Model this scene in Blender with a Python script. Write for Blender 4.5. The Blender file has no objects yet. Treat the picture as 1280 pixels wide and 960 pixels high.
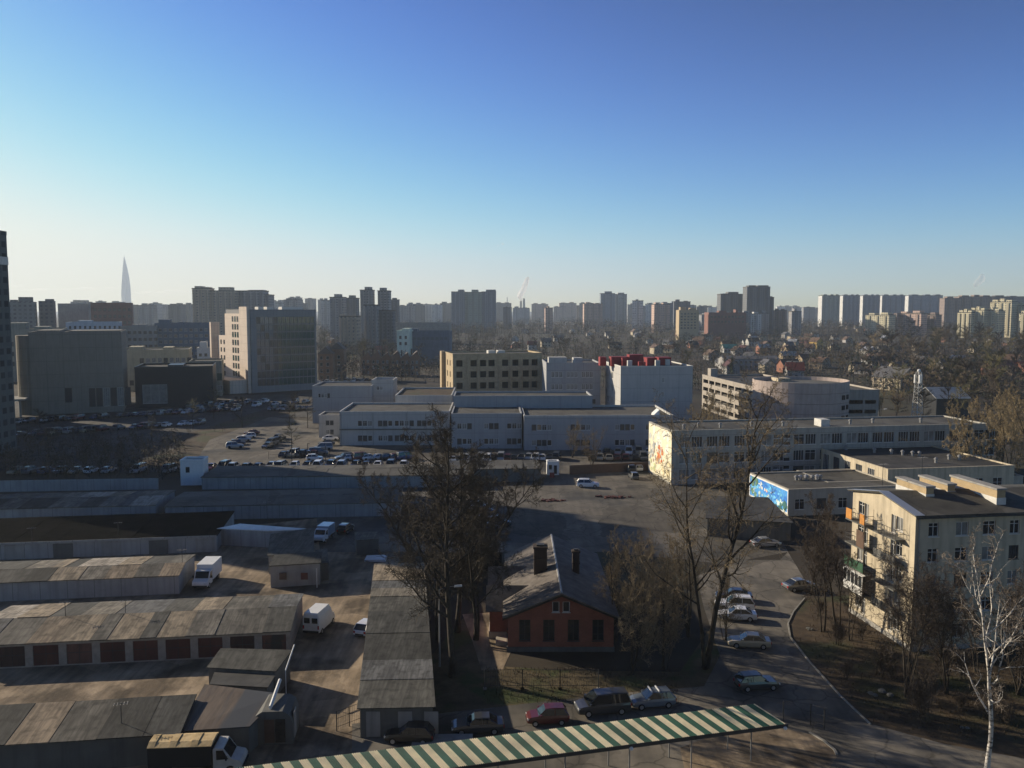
import bpy, math, random
from mathutils import Vector, Matrix
R = math.radians
C = bpy.context.scene
# ------------------------------------------------------------------ camera, sky, sun, exposure
CAMZ, PITCH, FPX = 36.0, R(4.87), 1080.0          # eye height on the twelfth floor, tilt, focal length for a 1280 px wide frame
cam_d = bpy.data.cameras.new('camera'); cam = bpy.data.objects.new('camera', cam_d); C.collection.objects.link(cam)
cam.location = (0, 0, CAMZ); cam.rotation_euler = (math.pi/2 - PITCH, 0, 0)
cam_d.sensor_width = 36; cam_d.lens = 36*FPX/1280; cam_d.clip_start = .5; cam_d.clip_end = 60000
C.camera = cam
SUN_EL, SUN_AZ = R(19.5), R(-63)                   # azimuth from the view axis, negative = to the left
w = bpy.data.worlds.new('World'); C.world = w; w.use_nodes = True
nt = w.node_tree; bg = nt.nodes['Background']
sky = nt.nodes.new('ShaderNodeTexSky'); sky.sky_type = 'NISHITA'; sky.sun_disc = False
sky.sun_elevation = SUN_EL; sky.sun_rotation = SUN_AZ; sky.altitude = 30
sky.air_density = .8; sky.dust_density = .3; sky.ozone_density = 3.0
# the sky's own colours, given a film-like response: steeper in the blues overhead, a soft shoulder near the sun
def vmath(op, x, y=None):
    n = nt.nodes.new('ShaderNodeVectorMath'); n.operation = op; nt.links.new(x, n.inputs[0])
    if y is not None:
        if isinstance(y, tuple): n.inputs[1].default_value = y
        else: nt.links.new(y, n.inputs[1])
    return n.outputs[0]
x_ = vmath('MULTIPLY', vmath('POWER', vmath('MULTIPLY', sky.outputs[0], (.13,)*3), (2.5, 2.34, 3.0)), (3.4, 2.99, 5.1))
den = vmath('POWER', vmath('ADD', vmath('MULTIPLY', x_, x_), (1., 1., 1.)), (.5, .5, .5))
y_ = vmath('DIVIDE', x_, den); sp = nt.nodes.new('ShaderNodeSeparateXYZ'); nt.links.new(y_, sp.inputs[0])      # a warmer tint where the sky is brightest
p4 = nt.nodes.new('ShaderNodeMath'); p4.operation = 'POWER'; p4.inputs[1].default_value = 4; nt.links.new(sp.outputs[0], p4.inputs[0])
f4 = nt.nodes.new('ShaderNodeMath'); f4.operation = 'MULTIPLY_ADD'; f4.inputs[1].default_value = -.2; f4.inputs[2].default_value = 1; nt.links.new(p4.outputs[0], f4.inputs[0])
cv_ = nt.nodes.new('ShaderNodeCombineXYZ'); cv_.inputs[0].default_value = cv_.inputs[1].default_value = 1; nt.links.new(f4.outputs[0], cv_.inputs[2])
nt.links.new(vmath('MULTIPLY', vmath('MULTIPLY', y_, cv_.outputs[0]), (6.85, 6.60, 6.26)), bg.inputs[0]); bg.inputs[1].default_value = .1
sl = bpy.data.lights.new('sun', 'SUN'); sl.energy = 5.0; sl.angle = R(.5); sl.color = (1, .86, .66)
so = bpy.data.objects.new('sun', sl); C.collection.objects.link(so)
tosun = Vector((math.sin(SUN_AZ)*math.cos(SUN_EL), math.cos(SUN_AZ)*math.cos(SUN_EL), math.sin(SUN_EL)))
so.rotation_euler = (-tosun).to_track_quat('-Z', 'Y').to_euler(); so.location = tosun*300
C.view_settings.view_transform = 'Standard'; C.view_settings.look = 'None'
C.view_settings.exposure = 0.5; C.view_settings.gamma = 1; C.view_settings.use_curve_mapping = False
C.cycles.max_bounces = 6; C.cycles.volume_bounces = 1; C.cycles.sample_clamp_indirect = 4; C.cycles.use_denoising = True
HAZE = 1.05e-4

# ------------------------------------------------------------------ helpers
rnd = random.Random(7)
def ray(px, py):
    a, b = px - 640, 480 - py
    return Vector((a, FPX*math.cos(PITCH) + b*math.sin(PITCH), -FPX*math.sin(PITCH) + b*math.cos(PITCH)))
def P(px, py, z=0.):                                # where the sight line meets height z
    d = ray(px, py); k = (z - CAMZ)/d.z
    return Vector((d.x*k, d.y*k, z))
def PD(px, py, D):                                  # where the sight line meets depth D
    d = ray(px, py); k = D/d.y
    return Vector((d.x*k, D, CAMZ + d.z*k))
def PX(p):                                          # picture column of a point, to sort labels from left to right
    return 640 + FPX*p[0]/max(1, p[1])

class MB:
    def __init__(s): s.v = []; s.f = []; s.m = []
    def face(s, pts, mi=0):
        n = len(s.v); s.v += [tuple(p) for p in pts]; s.f.append(tuple(range(n, n+len(pts)))); s.m.append(mi); return s
    def box(s, x0, x1, y0, y1, z0, z1, mi=0, rot=0, piv=None):
        n = len(s.v); q = [(x0,y0,z0),(x1,y0,z0),(x1,y1,z0),(x0,y1,z0),(x0,y0,z1),(x1,y0,z1),(x1,y1,z1),(x0,y1,z1)]
        if rot:
            px, py = piv or ((x0+x1)/2, (y0+y1)/2); c, si = math.cos(rot), math.sin(rot)
            q = [(px+(x-px)*c-(y-py)*si, py+(x-px)*si+(y-py)*c, z) for x, y, z in q]
        s.v += q
        for f in ((3,2,1,0),(4,5,6,7),(0,1,5,4),(1,2,6,5),(2,3,7,6),(3,0,4,7)):
            s.f.append(tuple(n+i for i in f)); s.m.append(mi)
        return s
    def prism(s, poly, z0, z1, mi=0):
        n = len(s.v); k = len(poly)
        zz0 = z0 if isinstance(z0, (list, tuple)) else [z0]*k; zz1 = z1 if isinstance(z1, (list, tuple)) else [z1]*k
        s.v += [(p[0], p[1], a) for p, a in zip(poly, zz0)] + [(p[0], p[1], a) for p, a in zip(poly, zz1)]
        s.f.append(tuple(n+i for i in reversed(range(k)))); s.f.append(tuple(n+k+i for i in range(k))); s.m += [mi, mi]
        for i in range(k):
            j = (i+1) % k; s.f.append((n+i, n+j, n+k+j, n+k+i)); s.m.append(mi)
        return s
    def tube(s, pts, rad, n=6, mi=0, cap=True):
        b = len(s.v); k = len(pts)
        for i, p in enumerate(pts):
            p = Vector(p); t = Vector(pts[min(i+1, k-1)]) - Vector(pts[max(i-1, 0)])
            if t.length < 1e-9: t = Vector((0,0,1))
            t.normalize(); a = t.orthogonal().normalized() if abs(t.z) > .95 else t.cross(Vector((0,0,1))).normalized()
            c = t.cross(a); r = rad[i] if isinstance(rad, (list, tuple)) else rad
            for q in range(n):
                g = 2*math.pi*q/n; s.v.append(tuple(p + a*(r*math.cos(g)) + c*(r*math.sin(g))))
        for i in range(k-1):
            for q in range(n):
                q2 = (q+1) % n; s.f.append((b+i*n+q, b+i*n+q2, b+(i+1)*n+q2, b+(i+1)*n+q)); s.m.append(mi)
        if cap and n > 2:
            s.f.append(tuple(b+q for q in reversed(range(n)))); s.f.append(tuple(b+(k-1)*n+q for q in range(n))); s.m += [mi, mi]
        return s
    def lathe(s, cx, cy, prof, n=14, mi=0):
        b = len(s.v); k = len(prof)
        for r, z in prof:
            for q in range(n):
                g = 2*math.pi*q/n; s.v.append((cx+r*math.cos(g), cy+r*math.sin(g), z))
        for i in range(k-1):
            for q in range(n):
                q2 = (q+1) % n; s.f.append((b+i*n+q, b+i*n+q2, b+(i+1)*n+q2, b+(i+1)*n+q)); s.m.append(mi)
        s.f.append(tuple(b+(k-1)*n+q for q in range(n))); s.m.append(mi)
        return s
    def loft(s, rings, mi=0, cap=True):
        b = len(s.v); n = len(rings[0]); k = len(rings)
        for r in rings: s.v += [tuple(p) for p in r]
        for i in range(k-1):
            for q in range(n):
                q2 = (q+1) % n; s.f.append((b+i*n+q, b+i*n+q2, b+(i+1)*n+q2, b+(i+1)*n+q)); s.m.append(mi)
        if cap:
            s.f.append(tuple(b+q for q in reversed(range(n)))); s.f.append(tuple(b+(k-1)*n+q for q in range(n))); s.m += [mi, mi]
        return s
    def mesh(s, name, mats, smooth=False):
        me = bpy.data.meshes.new(name); me.from_pydata(s.v, [], s.f)
        for m in (mats if isinstance(mats, (list, tuple)) else [mats]): me.materials.append(m)
        if any(s.m): me.polygons.foreach_set('material_index', s.m)
        if smooth: me.polygons.foreach_set('use_smooth', [True]*len(s.f))
        me.update(); return me
    def build(s, name, mats, parent=None, smooth=False, **k): return put(s.mesh(name, mats, smooth), name, parent, **k)
def put(me, name, parent=None, loc=None, rz=0, mat=None, scale=None):
    o = bpy.data.objects.new(name, me); C.collection.objects.link(o)
    if parent: o.parent = parent
    if loc is not None: o.location = loc
    if rz: o.rotation_euler = (0, 0, rz)
    if scale: o.scale = scale
    if mat: o.material_slots[0].link = 'OBJECT'; o.material_slots[0].material = mat
    return o
REG = []                                            # things whose label gets a place in its row when it would not be unique
def tag(o, label, cat, group=None, order=False, kind=None):
    o['label'] = label; o['category'] = cat
    if group: o['group'] = group
    if kind: o['kind'] = kind
    if order: REG.append(o)
    return o
def thing(name, label, cat, loc=(0,0,0), rz=0, group=None, order=False):
    o = bpy.data.objects.new(name, None); C.collection.objects.link(o); o.empty_display_size = .5
    o.location = loc; o.rotation_euler = (0, 0, rz); return tag(o, label, cat, group, order)
def structure(o): o['kind'] = 'structure'; return o

# ------------------------------------------------------------------ materials
def ramp_mat(name, c1, c2, scale=1., rough=.8, detail=6, bump=0., bscale=None, stretch=None, spec=.3, metal=0, c3=None, s3=.2, coord='Object', lo=.35, hi=.65):
    m = bpy.data.materials.new(name); m.use_nodes = True; t = m.node_tree; N, L = t.nodes, t.links
    b = N['Principled BSDF']; b.inputs['Roughness'].default_value = rough; b.inputs['Metallic'].default_value = metal
    b.inputs['Specular IOR Level'].default_value = spec
    tc = N.new('ShaderNodeTexCoord'); src = tc.outputs[coord]
    if stretch:
        mp = N.new('ShaderNodeMapping'); mp.inputs['Scale'].default_value = stretch; L.new(src, mp.inputs[0]); src = mp.outputs[0]
    nz = N.new('ShaderNodeTexNoise'); nz.inputs['Scale'].default_value = scale; nz.inputs['Detail'].default_value = detail; nz.inputs['Roughness'].default_value = .65
    L.new(src, nz.inputs['Vector'])
    cr = N.new('ShaderNodeValToRGB'); cr.color_ramp.elements[0].position = lo; cr.color_ramp.elements[1].position = hi
    cr.color_ramp.elements[0].color = (*c1, 1); cr.color_ramp.elements[1].color = (*c2, 1); L.new(nz.outputs[0], cr.inputs[0]); out = cr.outputs[0]
    if c3:
        n3 = N.new('ShaderNodeTexNoise'); n3.inputs['Scale'].default_value = s3; n3.inputs['Detail'].default_value = 4; L.new(src, n3.inputs['Vector'])
        r3 = N.new('ShaderNodeMapRange'); r3.inputs[1].default_value = .5; r3.inputs[2].default_value = .62; L.new(n3.outputs[0], r3.inputs[0])
        mx = N.new('ShaderNodeMix'); mx.data_type = 'RGBA'; mx.inputs[7].default_value = (*c3, 1); L.new(r3.outputs[0], mx.inputs[0]); L.new(out, mx.inputs[6]); out = mx.outputs[2]
    L.new(out, b.inputs['Base Color'])
    if bump:
        nb = N.new('ShaderNodeTexNoise'); nb.inputs['Scale'].default_value = bscale or scale*4; nb.inputs['Detail'].default_value = 5; L.new(src, nb.inputs['Vector'])
        bp = N.new('ShaderNodeBump'); bp.inputs['Strength'].default_value = bump; bp.inputs['Distance'].default_value = .1; L.new(nb.outputs[0], bp.inputs['Height']); L.new(bp.outputs[0], b.inputs['Normal'])
    return m
def flat(name, c, rough=.7, spec=.3, metal=0, var=.15, scale=1.5, bump=0):
    lo = tuple(x*(1-var) for x in c); hi = tuple(min(1, x*(1+var)) for x in c)
    return ramp_mat(name, lo, hi, scale, rough, 5, spec=spec, metal=metal, bump=bump)
def gloss(name, c, rough=.12, spec=.5, metal=0, coat=0):
    m = bpy.data.materials.new(name); m.use_nodes = True; b = m.node_tree.nodes['Principled BSDF']
    b.inputs['Base Color'].default_value = (*c, 1); b.inputs['Roughness'].default_value = rough; b.inputs['Metallic'].default_value = metal
    b.inputs['Specular IOR Level'].default_value = spec; b.inputs['Coat Weight'].default_value = coat; b.inputs['Coat Roughness'].default_value = .05
    return m
def wall_mat(name, c, var=.12, stain=.75, panel=None, rough=.85):
    """render or concrete: broad tone changes, streaks running down, and panel joints when asked"""
    m = ramp_mat(name, tuple(x*(1-var) for x in c), tuple(min(1, x*(1+var)) for x in c), .35, rough, 8)
    t = m.node_tree; N, L = t.nodes, t.links; b = N['Principled BSDF']; src = b.inputs['Base Color'].links[0].from_socket
    tc = N.new('ShaderNodeTexCoord'); mp = N.new('ShaderNodeMapping'); mp.inputs['Scale'].default_value = (1.6, 1.6, .12); L.new(tc.outputs['Object'], mp.inputs[0])
    nz = N.new('ShaderNodeTexNoise'); nz.inputs['Scale'].default_value = 1; nz.inputs['Detail'].default_value = 5; L.new(mp.outputs[0], nz.inputs['Vector'])
    mr = N.new('ShaderNodeMapRange'); mr.inputs[1].default_value = .45; mr.inputs[2].default_value = .75; mr.inputs[3].default_value = 1; mr.inputs[4].default_value = stain; L.new(nz.outputs[0], mr.inputs[0])
    mx = N.new('ShaderNodeMix'); mx.data_type = 'RGBA'; mx.blend_type = 'MULTIPLY'; mx.inputs[0].default_value = 1; L.new(src, mx.inputs[6]); L.new(mr.outputs[0], mx.inputs[7]); out = mx.outputs[2]
    if panel:
        sx = N.new('ShaderNodeSeparateXYZ'); L.new(tc.outputs['Object'], sx.inputs[0])
        def joint(sock_a, sock_b, period, wd):
            a = N.new('ShaderNodeMath'); a.operation = 'ADD'; L.new(sock_a, a.inputs[0])
            if sock_b is not None: L.new(sock_b, a.inputs[1])
            else: a.inputs[1].default_value = .01
            d = N.new('ShaderNodeMath'); d.operation = 'DIVIDE'; d.inputs[1].default_value = period; L.new(a.outputs[0], d.inputs[0])
            fr = N.new('ShaderNodeMath'); fr.operation = 'FRACT'; L.new(d.outputs[0], fr.inputs[0])
            lt = N.new('ShaderNodeMath'); lt.operation = 'LESS_THAN'; lt.inputs[1].default_value = wd/period; L.new(fr.outputs[0], lt.inputs[0]); return lt.outputs[0]
        j1 = joint(sx.outputs[0], sx.outputs[1], panel[0], .09); j2 = joint(sx.outputs[2], None, panel[1], .09)
        ad = N.new('ShaderNodeMath'); ad.operation = 'MAXIMUM'; L.new(j1, ad.inputs[0]); L.new(j2, ad.inputs[1])
        m2 = N.new('ShaderNodeMix'); m2.data_type = 'RGBA'; m2.inputs[7].default_value = (*[x*.6 for x in c], 1); L.new(ad.outputs[0], m2.inputs[0]); L.new(out, m2.inputs[6]); out = m2.outputs[2]
    L.new(out, b.inputs['Base Color']); return m
def facade_mat(name, c, win=(.06,.07,.09), pu=3.3, pz=2.9, fill=.5):
    """far apartment facades: rows of windows too small to model one by one"""
    m = wall_mat(name, c, .1, .8); t = m.node_tree; N, L = t.nodes, t.links; b = N['Principled BSDF']; src = b.inputs['Base Color'].links[0].from_socket
    tc = N.new('ShaderNodeTexCoord'); sx = N.new('ShaderNodeSeparateXYZ'); L.new(tc.outputs['Object'], sx.inputs[0])
    def math_(op, a, bb):
        n = N.new('ShaderNodeMath'); n.operation = op
        for i, q in enumerate((a, bb)):
            if q is None: continue
            if isinstance(q, (int, float)): n.inputs[i].default_value = q
            else: L.new(q, n.inputs[i])
        return n.outputs[0]
    u = math_('DIVIDE', math_('ADD', sx.outputs[0], sx.outputs[1]), pu); z = math_('DIVIDE', sx.outputs[2], pz)
    def inside(v, lo, hi): return math_('MULTIPLY', math_('GREATER_THAN', v, lo), math_('LESS_THAN', v, hi))
    mask = math_('MULTIPLY', inside(math_('FRACT', u, None), .5-fill/2, .5+fill/2), inside(math_('FRACT', z, None), .3, .8))
    cv = N.new('ShaderNodeCombineXYZ'); L.new(math_('FLOOR', u, None), cv.inputs[0]); L.new(math_('FLOOR', z, None), cv.inputs[1])
    wn = N.new('ShaderNodeTexWhiteNoise'); wn.noise_dimensions = '2D'; L.new(cv.outputs[0], wn.inputs['Vector'])
    mask = math_('MULTIPLY', mask, math_('MULTIPLY_ADD', wn.outputs['Value'], .6))
    mask.node.inputs[1].default_value = 1
    mk = math_('MULTIPLY', mask, 1.0)
    geo = N.new('ShaderNodeNewGeometry'); sg = N.new('ShaderNodeSeparateXYZ'); L.new(geo.outputs['Normal'], sg.inputs[0])
    mk = math_('MULTIPLY', mk, math_('LESS_THAN', math_('ABSOLUTE', sg.outputs[2], None), .5))
    mx = N.new('ShaderNodeMix'); mx.data_type = 'RGBA'; mx.inputs[7].default_value = (*win, 1); L.new(mk, mx.inputs[0]); L.new(src, mx.inputs[6]); L.new(mx.outputs[2], b.inputs['Base Color'])
    return m
def brick_mat(name, c, c2, mortar, sx=.26, sz=.085):
    m = bpy.data.materials.new(name); m.use_nodes = True; t = m.node_tree; N, L = t.nodes, t.links; b = N['Principled BSDF']; b.inputs['Roughness'].default_value = .9
    tc = N.new('ShaderNodeTexCoord'); s = N.new('ShaderNodeSeparateXYZ'); L.new(tc.outputs['Object'], s.inputs[0])
    a = N.new('ShaderNodeMath'); L.new(s.outputs[0], a.inputs[0]); L.new(s.outputs[1], a.inputs[1])
    cb = N.new('ShaderNodeCombineXYZ'); L.new(a.outputs[0], cb.inputs[0]); L.new(s.outputs[2], cb.inputs[1])
    br = N.new('ShaderNodeTexBrick'); br.inputs['Scale'].default_value = 1; br.inputs['Brick Width'].default_value = sx; br.inputs['Row Height'].default_value = sz; br.inputs['Mortar Size'].default_value = .01
    br.inputs['Color1'].default_value = (*c, 1); br.inputs['Color2'].default_value = (*c2, 1); br.inputs['Mortar'].default_value = (*mortar, 1); L.new(cb.outputs[0], br.inputs['Vector'])
    nz = N.new('ShaderNodeTexNoise'); nz.inputs['Scale'].default_value = .8; nz.inputs['Detail'].default_value = 6; L.new(tc.outputs['Object'], nz.inputs['Vector'])
    mr = N.new('ShaderNodeMapRange'); mr.inputs[3].default_value = .65; mr.inputs[4].default_value = 1.3; L.new(nz.outputs[0], mr.inputs[0])
    mx = N.new('ShaderNodeMix'); mx.data_type = 'RGBA'; mx.blend_type = 'MULTIPLY'; mx.inputs[0].default_value = 1; L.new(br.outputs[0], mx.inputs[6]); L.new(mr.outputs[0], mx.inputs[7]); L.new(mx.outputs[2], b.inputs['Base Color'])
    return m
M = {}
M['ground'] = ramp_mat('ground', (.030,.024,.017), (.062,.049,.034), .05, .95, 10, c3=(.05,.05,.028), s3=.012, bump=.3, bscale=2)
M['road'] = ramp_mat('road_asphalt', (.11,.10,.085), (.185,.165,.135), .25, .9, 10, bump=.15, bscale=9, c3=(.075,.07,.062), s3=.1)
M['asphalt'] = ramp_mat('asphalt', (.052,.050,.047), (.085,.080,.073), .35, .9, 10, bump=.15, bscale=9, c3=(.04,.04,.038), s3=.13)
M['lot'] = ramp_mat('worn_asphalt', (.095,.086,.073), (.15,.133,.108), .12, .9, 10, bump=.15, bscale=5, c3=(.06,.058,.054), s3=.07)
M['dirt'] = ramp_mat('dirt', (.19,.145,.095), (.34,.265,.185), .22, .95, 10, bump=.5, bscale=2.5, c3=(.10,.075,.05), s3=.16)
M['litter'] = ramp_mat('leaf_litter', (.040,.028,.018), (.095,.068,.040), .6, .95, 12, bump=.6, bscale=3, c3=(.045,.05,.02), s3=.12)
M['lawn'] = ramp_mat('dry_lawn', (.058,.046,.024), (.13,.10,.055), .5, .95, 12, bump=.5, bscale=4, c3=(.05,.065,.02), s3=.2)
M['kerb'] = flat('kerb_stone', (.24,.23,.205), .9, var=.2)
M['concrete'] = wall_mat('concrete', (.30,.29,.27))
M['concrete_pale'] = wall_mat('pale_concrete', (.31,.31,.305), panel=(3.2, 30))
M['concrete_dark'] = wall_mat('dark_concrete', (.13,.13,.12))
M['bitumen'] = ramp_mat('bitumen', (.035,.034,.032), (.075,.072,.065), .5, .75, 8, c3=(.05,.048,.043), s3=.15, bump=.1)
M['shade_roof'] = ramp_mat('painted_shade', (.010,.010,.0095), (.019,.0185,.017), .5, 1, 8, spec=0)  # shade painted into the roof colour: near black, no sheen
M['roof_grey'] = ramp_mat('roof_felt', (.058,.055,.048), (.10,.095,.08), .4, .85, 8, c3=(.09,.088,.08), s3=.12)
ROOFC = [(.20,.18,.145),(.062,.062,.056),(.29,.235,.165),(.13,.12,.10),(.085,.083,.072),(.36,.32,.265),(.12,.122,.122),(.25,.195,.135),(.045,.045,.04),(.165,.15,.125)]
for i, c in enumerate(ROOFC):
    M['patch%d' % i] = ramp_mat('garage_roof_felt', tuple(x*.72 for x in c), tuple(x*1.2 for x in c), .8, .85, 9, stretch=(1, .35, 1), c3=tuple(x*.6 for x in c), s3=.5, bump=.2, bscale=3)
M['slate'] = ramp_mat('old_slate', (.10,.088,.078), (.185,.163,.145), .9, .85, 8, bump=.3, bscale=2)
M['white'] = flat('white_paint', (.72,.72,.70), .5, var=.05)
M['offwhite'] = flat('grubby_white', (.55,.54,.50), .6, var=.12)
M['frame'] = flat('window_frame', (.62,.61,.58), .5, var=.06)
M['glass'] = gloss('window_glass', (.02,.025,.03), .08, .6)
M['curtain'] = flat('curtained_glass', (.20,.20,.19), .3, var=.3, scale=.8)
M['glass_dim'] = gloss('dim_glass', (.05,.055,.06), .2, .5)
M['void'] = flat('dark_opening', (.012,.012,.012), .95)
M['metal_dark'] = flat('dark_steel', (.05,.05,.05), .55, var=.2)
M['metal_grey'] = flat('grey_steel', (.28,.28,.28), .45, metal=.4, var=.1)
M['metal_bright'] = gloss('zinc', (.62,.63,.64), .32, .5, .7)
M['tin'] = flat('pale_sheet_metal', (.55,.55,.53), .4, metal=.2, var=.1)
M['rust'] = ramp_mat('rust_red_gate', (.075,.026,.02), (.13,.042,.03), .7, .7, 7, stretch=(1,1,.3))
M['rust_dark'] = ramp_mat('dark_gate', (.045,.022,.018), (.085,.04,.03), .9, .7, 7, stretch=(1,1,.3)); M['rust_pale'] = ramp_mat('worn_red_gate', (.10,.04,.03), (.19,.085,.06), 1.1, .75, 8, stretch=(1,1,.4), c3=(.07,.05,.04), s3=.6)
M['post'] = flat('whitewashed_post', (.36,.29,.235), .85)
M['cream'] = wall_mat('cream_render', (.51,.44,.32), .13, .62)
M['cream_dark'] = wall_mat('grey_beige_render', (.40,.37,.31), .1, .8)
M['school'] = wall_mat('school_panel', (.37,.355,.31), .1, .75, panel=(3.0, 3.4))
M['hosp'] = wall_mat('white_panel', (.44,.435,.42), .06, .86, panel=(6., 4.1))
M['hosp2'] = wall_mat('blue_white_panel', (.325,.335,.35), .06, .86, panel=(6., 4.1))
M['red_brick'] = brick_mat('red_brick', (.26,.088,.052), (.205,.068,.042), (.26,.12,.08))
M['dark_brick'] = brick_mat('dark_brick', (.055,.038,.03), (.045,.03,.025), (.045,.04,.035))
M['yellow_brick'] = brick_mat('yellow_brick', (.42,.31,.165), (.36,.26,.135), (.36,.30,.21))
M['raw_brick'] = brick_mat('unfinished_brick', (.46,.36,.22), (.40,.31,.19), (.36,.31,.24), .5, .2)
M['red'] = flat('red_cladding', (.24,.03,.035), .6)
M['bark'] = ramp_mat('bark', (.026,.021,.016), (.065,.054,.04), 1.2, .95, 6, bump=.5, bscale=6)
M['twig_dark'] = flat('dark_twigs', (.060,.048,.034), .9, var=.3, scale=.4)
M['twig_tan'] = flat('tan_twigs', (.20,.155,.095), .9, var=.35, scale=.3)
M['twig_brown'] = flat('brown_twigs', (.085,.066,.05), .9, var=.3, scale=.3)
M['twig_sunny'] = flat('sunlit_twigs', (.27,.21,.12), .9, var=.35, scale=.4)  # tan lightened so the twig colour itself carries sunlight
M['twig_olive'] = flat('budding_twigs', (.11,.10,.05), .9, var=.35, scale=.3)
M['twig_white'] = flat('birch_twigs', (.20,.165,.13), .9, var=.25)
M['needle'] = flat('needles', (.020,.034,.018), .9, var=.35, scale=.6)
M['birch'] = ramp_mat('birch_bark', (.05,.045,.04), (.60,.56,.50), 3.2, .8, 6, stretch=(1,1,1.6), lo=.40, hi=.50)
M['tyre'] = flat('tyre', (.018,.018,.018), .9)
M['rim'] = gloss('alloy', (.4,.4,.42), .35, .5, .6)
M['lamp_red'] = gloss('red_lens', (.35,.015,.015), .2)
M['lamp_clear'] = gloss('clear_lens', (.65,.65,.62), .15)
M['carglass'] = gloss('car_glass', (.015,.018,.02), .05, .7)
CARC = dict(black=(.012,.012,.014), dark_grey=(.045,.047,.05), grey=(.14,.145,.15), silver=(.38,.39,.40), white=(.72,.72,.72), red=(.28,.022,.02), dark_red=(.10,.018,.016),
            blue=(.03,.06,.16), dark_blue=(.018,.028,.06), beige=(.38,.33,.24), green=(.03,.07,.05), brown=(.10,.06,.035), pale_blue=(.22,.28,.36), steel=(.13,.16,.20))
for k, c in CARC.items(): M['car_'+k] = gloss('paint_'+k, c, .28, .5, .25 if k in ('silver','grey') else 0, .6)

def overlay(m, kind, strength, scale, stretch=(1,1,1), lo=.0, hi=1.):
    """multiply a second pattern into a material: cracks, repair patches, streaks or wheel tracks that belong to the surface itself"""
    t = m.node_tree; N, L = t.nodes, t.links; b = N['Principled BSDF']; src = b.inputs['Base Color'].links[0].from_socket
    tc = N.new('ShaderNodeTexCoord'); mp = N.new('ShaderNodeMapping'); mp.inputs['Scale'].default_value = stretch; L.new(tc.outputs['Object'], mp.inputs[0])
    nz = N.new('ShaderNodeTexNoise'); nz.inputs['Scale'].default_value = scale*2.5; nz.inputs['Detail'].default_value = 5; L.new(mp.outputs[0], nz.inputs['Vector'])
    ad = N.new('ShaderNodeVectorMath'); ad.operation = 'MULTIPLY_ADD'; ad.inputs[1].default_value = (.35/scale,)*3; L.new(nz.outputs['Color'], ad.inputs[0]); L.new(mp.outputs[0], ad.inputs[2])
    mr = N.new('ShaderNodeMapRange')
    if kind in ('crack', 'patch'):
        vo = N.new('ShaderNodeTexVoronoi'); vo.inputs['Scale'].default_value = scale; L.new(ad.outputs[0], vo.inputs['Vector'])
        if kind == 'crack': vo.feature = 'DISTANCE_TO_EDGE'; s = vo.outputs['Distance']
        else:
            sx = N.new('ShaderNodeSeparateXYZ'); L.new(vo.outputs['Color'], sx.inputs[0]); s = sx.outputs[0]
    else:
        n2 = N.new('ShaderNodeTexNoise'); n2.inputs['Scale'].default_value = scale; n2.inputs['Detail'].default_value = 6; L.new(mp.outputs[0], n2.inputs['Vector']); s = n2.outputs[0]
    L.new(s, mr.inputs[0]); mr.inputs[1].default_value = lo; mr.inputs[2].default_value = hi; mr.inputs[3].default_value = strength[0]; mr.inputs[4].default_value = strength[1]
    mx = N.new('ShaderNodeMix'); mx.data_type = 'RGBA'; mx.blend_type = 'MULTIPLY'; mx.inputs[0].default_value = 1; L.new(src, mx.inputs[6]); L.new(mr.outputs[0], mx.inputs[7]); L.new(mx.outputs[2], b.inputs['Base Color'])
for k in ('road', 'lot', 'asphalt'):
    overlay(M[k], 'crack', (.55, 1), .22, lo=.0, hi=.03); overlay(M[k], 'patch', (1.12, .72), .11, (1, .7, 1), .55, .9); overlay(M[k], 'streak', (.85, 1.15), .8, (1, .12, 1), .35, .65)
overlay(M['dirt'], 'streak', (.68, 1.18), .9, (1.3, .16, 1), .36, .62); overlay(M['dirt'], 'patch', (1.1, .78), .3, (1, 1, 1), .5, .95)
overlay(M['ground'], 'streak', (.6, 1.3), .02, (1, 1, 1), .35, .65)
for i in range(len(ROOFC)):
    overlay(M['patch%d' % i], 'streak', (.62, 1.18), 1.0, (4.5, .35, 1), .36, .64); overlay(M['patch%d' % i], 'streak', (.55, 1.05), 1.1, (1, 1, 1), .33, .5)
for k in ('roof_grey', 'bitumen'):
    overlay(M[k], 'crack', (.6, 1), .18, lo=0, hi=.02); overlay(M[k], 'patch', (1.2, .8), .16, (1, .6, 1), .4, .9)
# ------------------------------------------------------------------ walls with real openings, windows as parts
def facade(mb, T, W, H, holes, mi=0, dep=.15, z0=0.):
    xs = sorted({0., W} | {round(h[0],3) for h in holes} | {round(h[0]+h[2],3) for h in holes}); xs = [x for x in xs if 0 <= x <= W]
    zs = sorted({z0, H} | {round(h[1],3) for h in holes} | {round(h[1]+h[3],3) for h in holes}); zs = [z for z in zs if z0 <= z <= H]
    for i in range(len(xs)-1):
        run = None
        for j in range(len(zs)-1):
            cx, cz = (xs[i]+xs[i+1])/2, (zs[j]+zs[j+1])/2
            hole = any(h[0] < cx < h[0]+h[2] and h[1] < cz < h[1]+h[3] for h in holes)
            if not hole: mb.face([T(xs[i],0,zs[j]), T(xs[i+1],0,zs[j]), T(xs[i+1],0,zs[j+1]), T(xs[i],0,zs[j+1])], mi)
    for h in holes:
        u, z, ww, hh = h[:4]; a = [(u,z),(u+ww,z),(u+ww,z+hh),(u,z+hh)]
        for i in range(4):
            p, q = a[i], a[(i+1)%4]; mb.face([T(p[0],0,p[1]), T(q[0],0,q[1]), T(q[0],dep,q[1]), T(p[0],dep,p[1])], mi)
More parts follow.
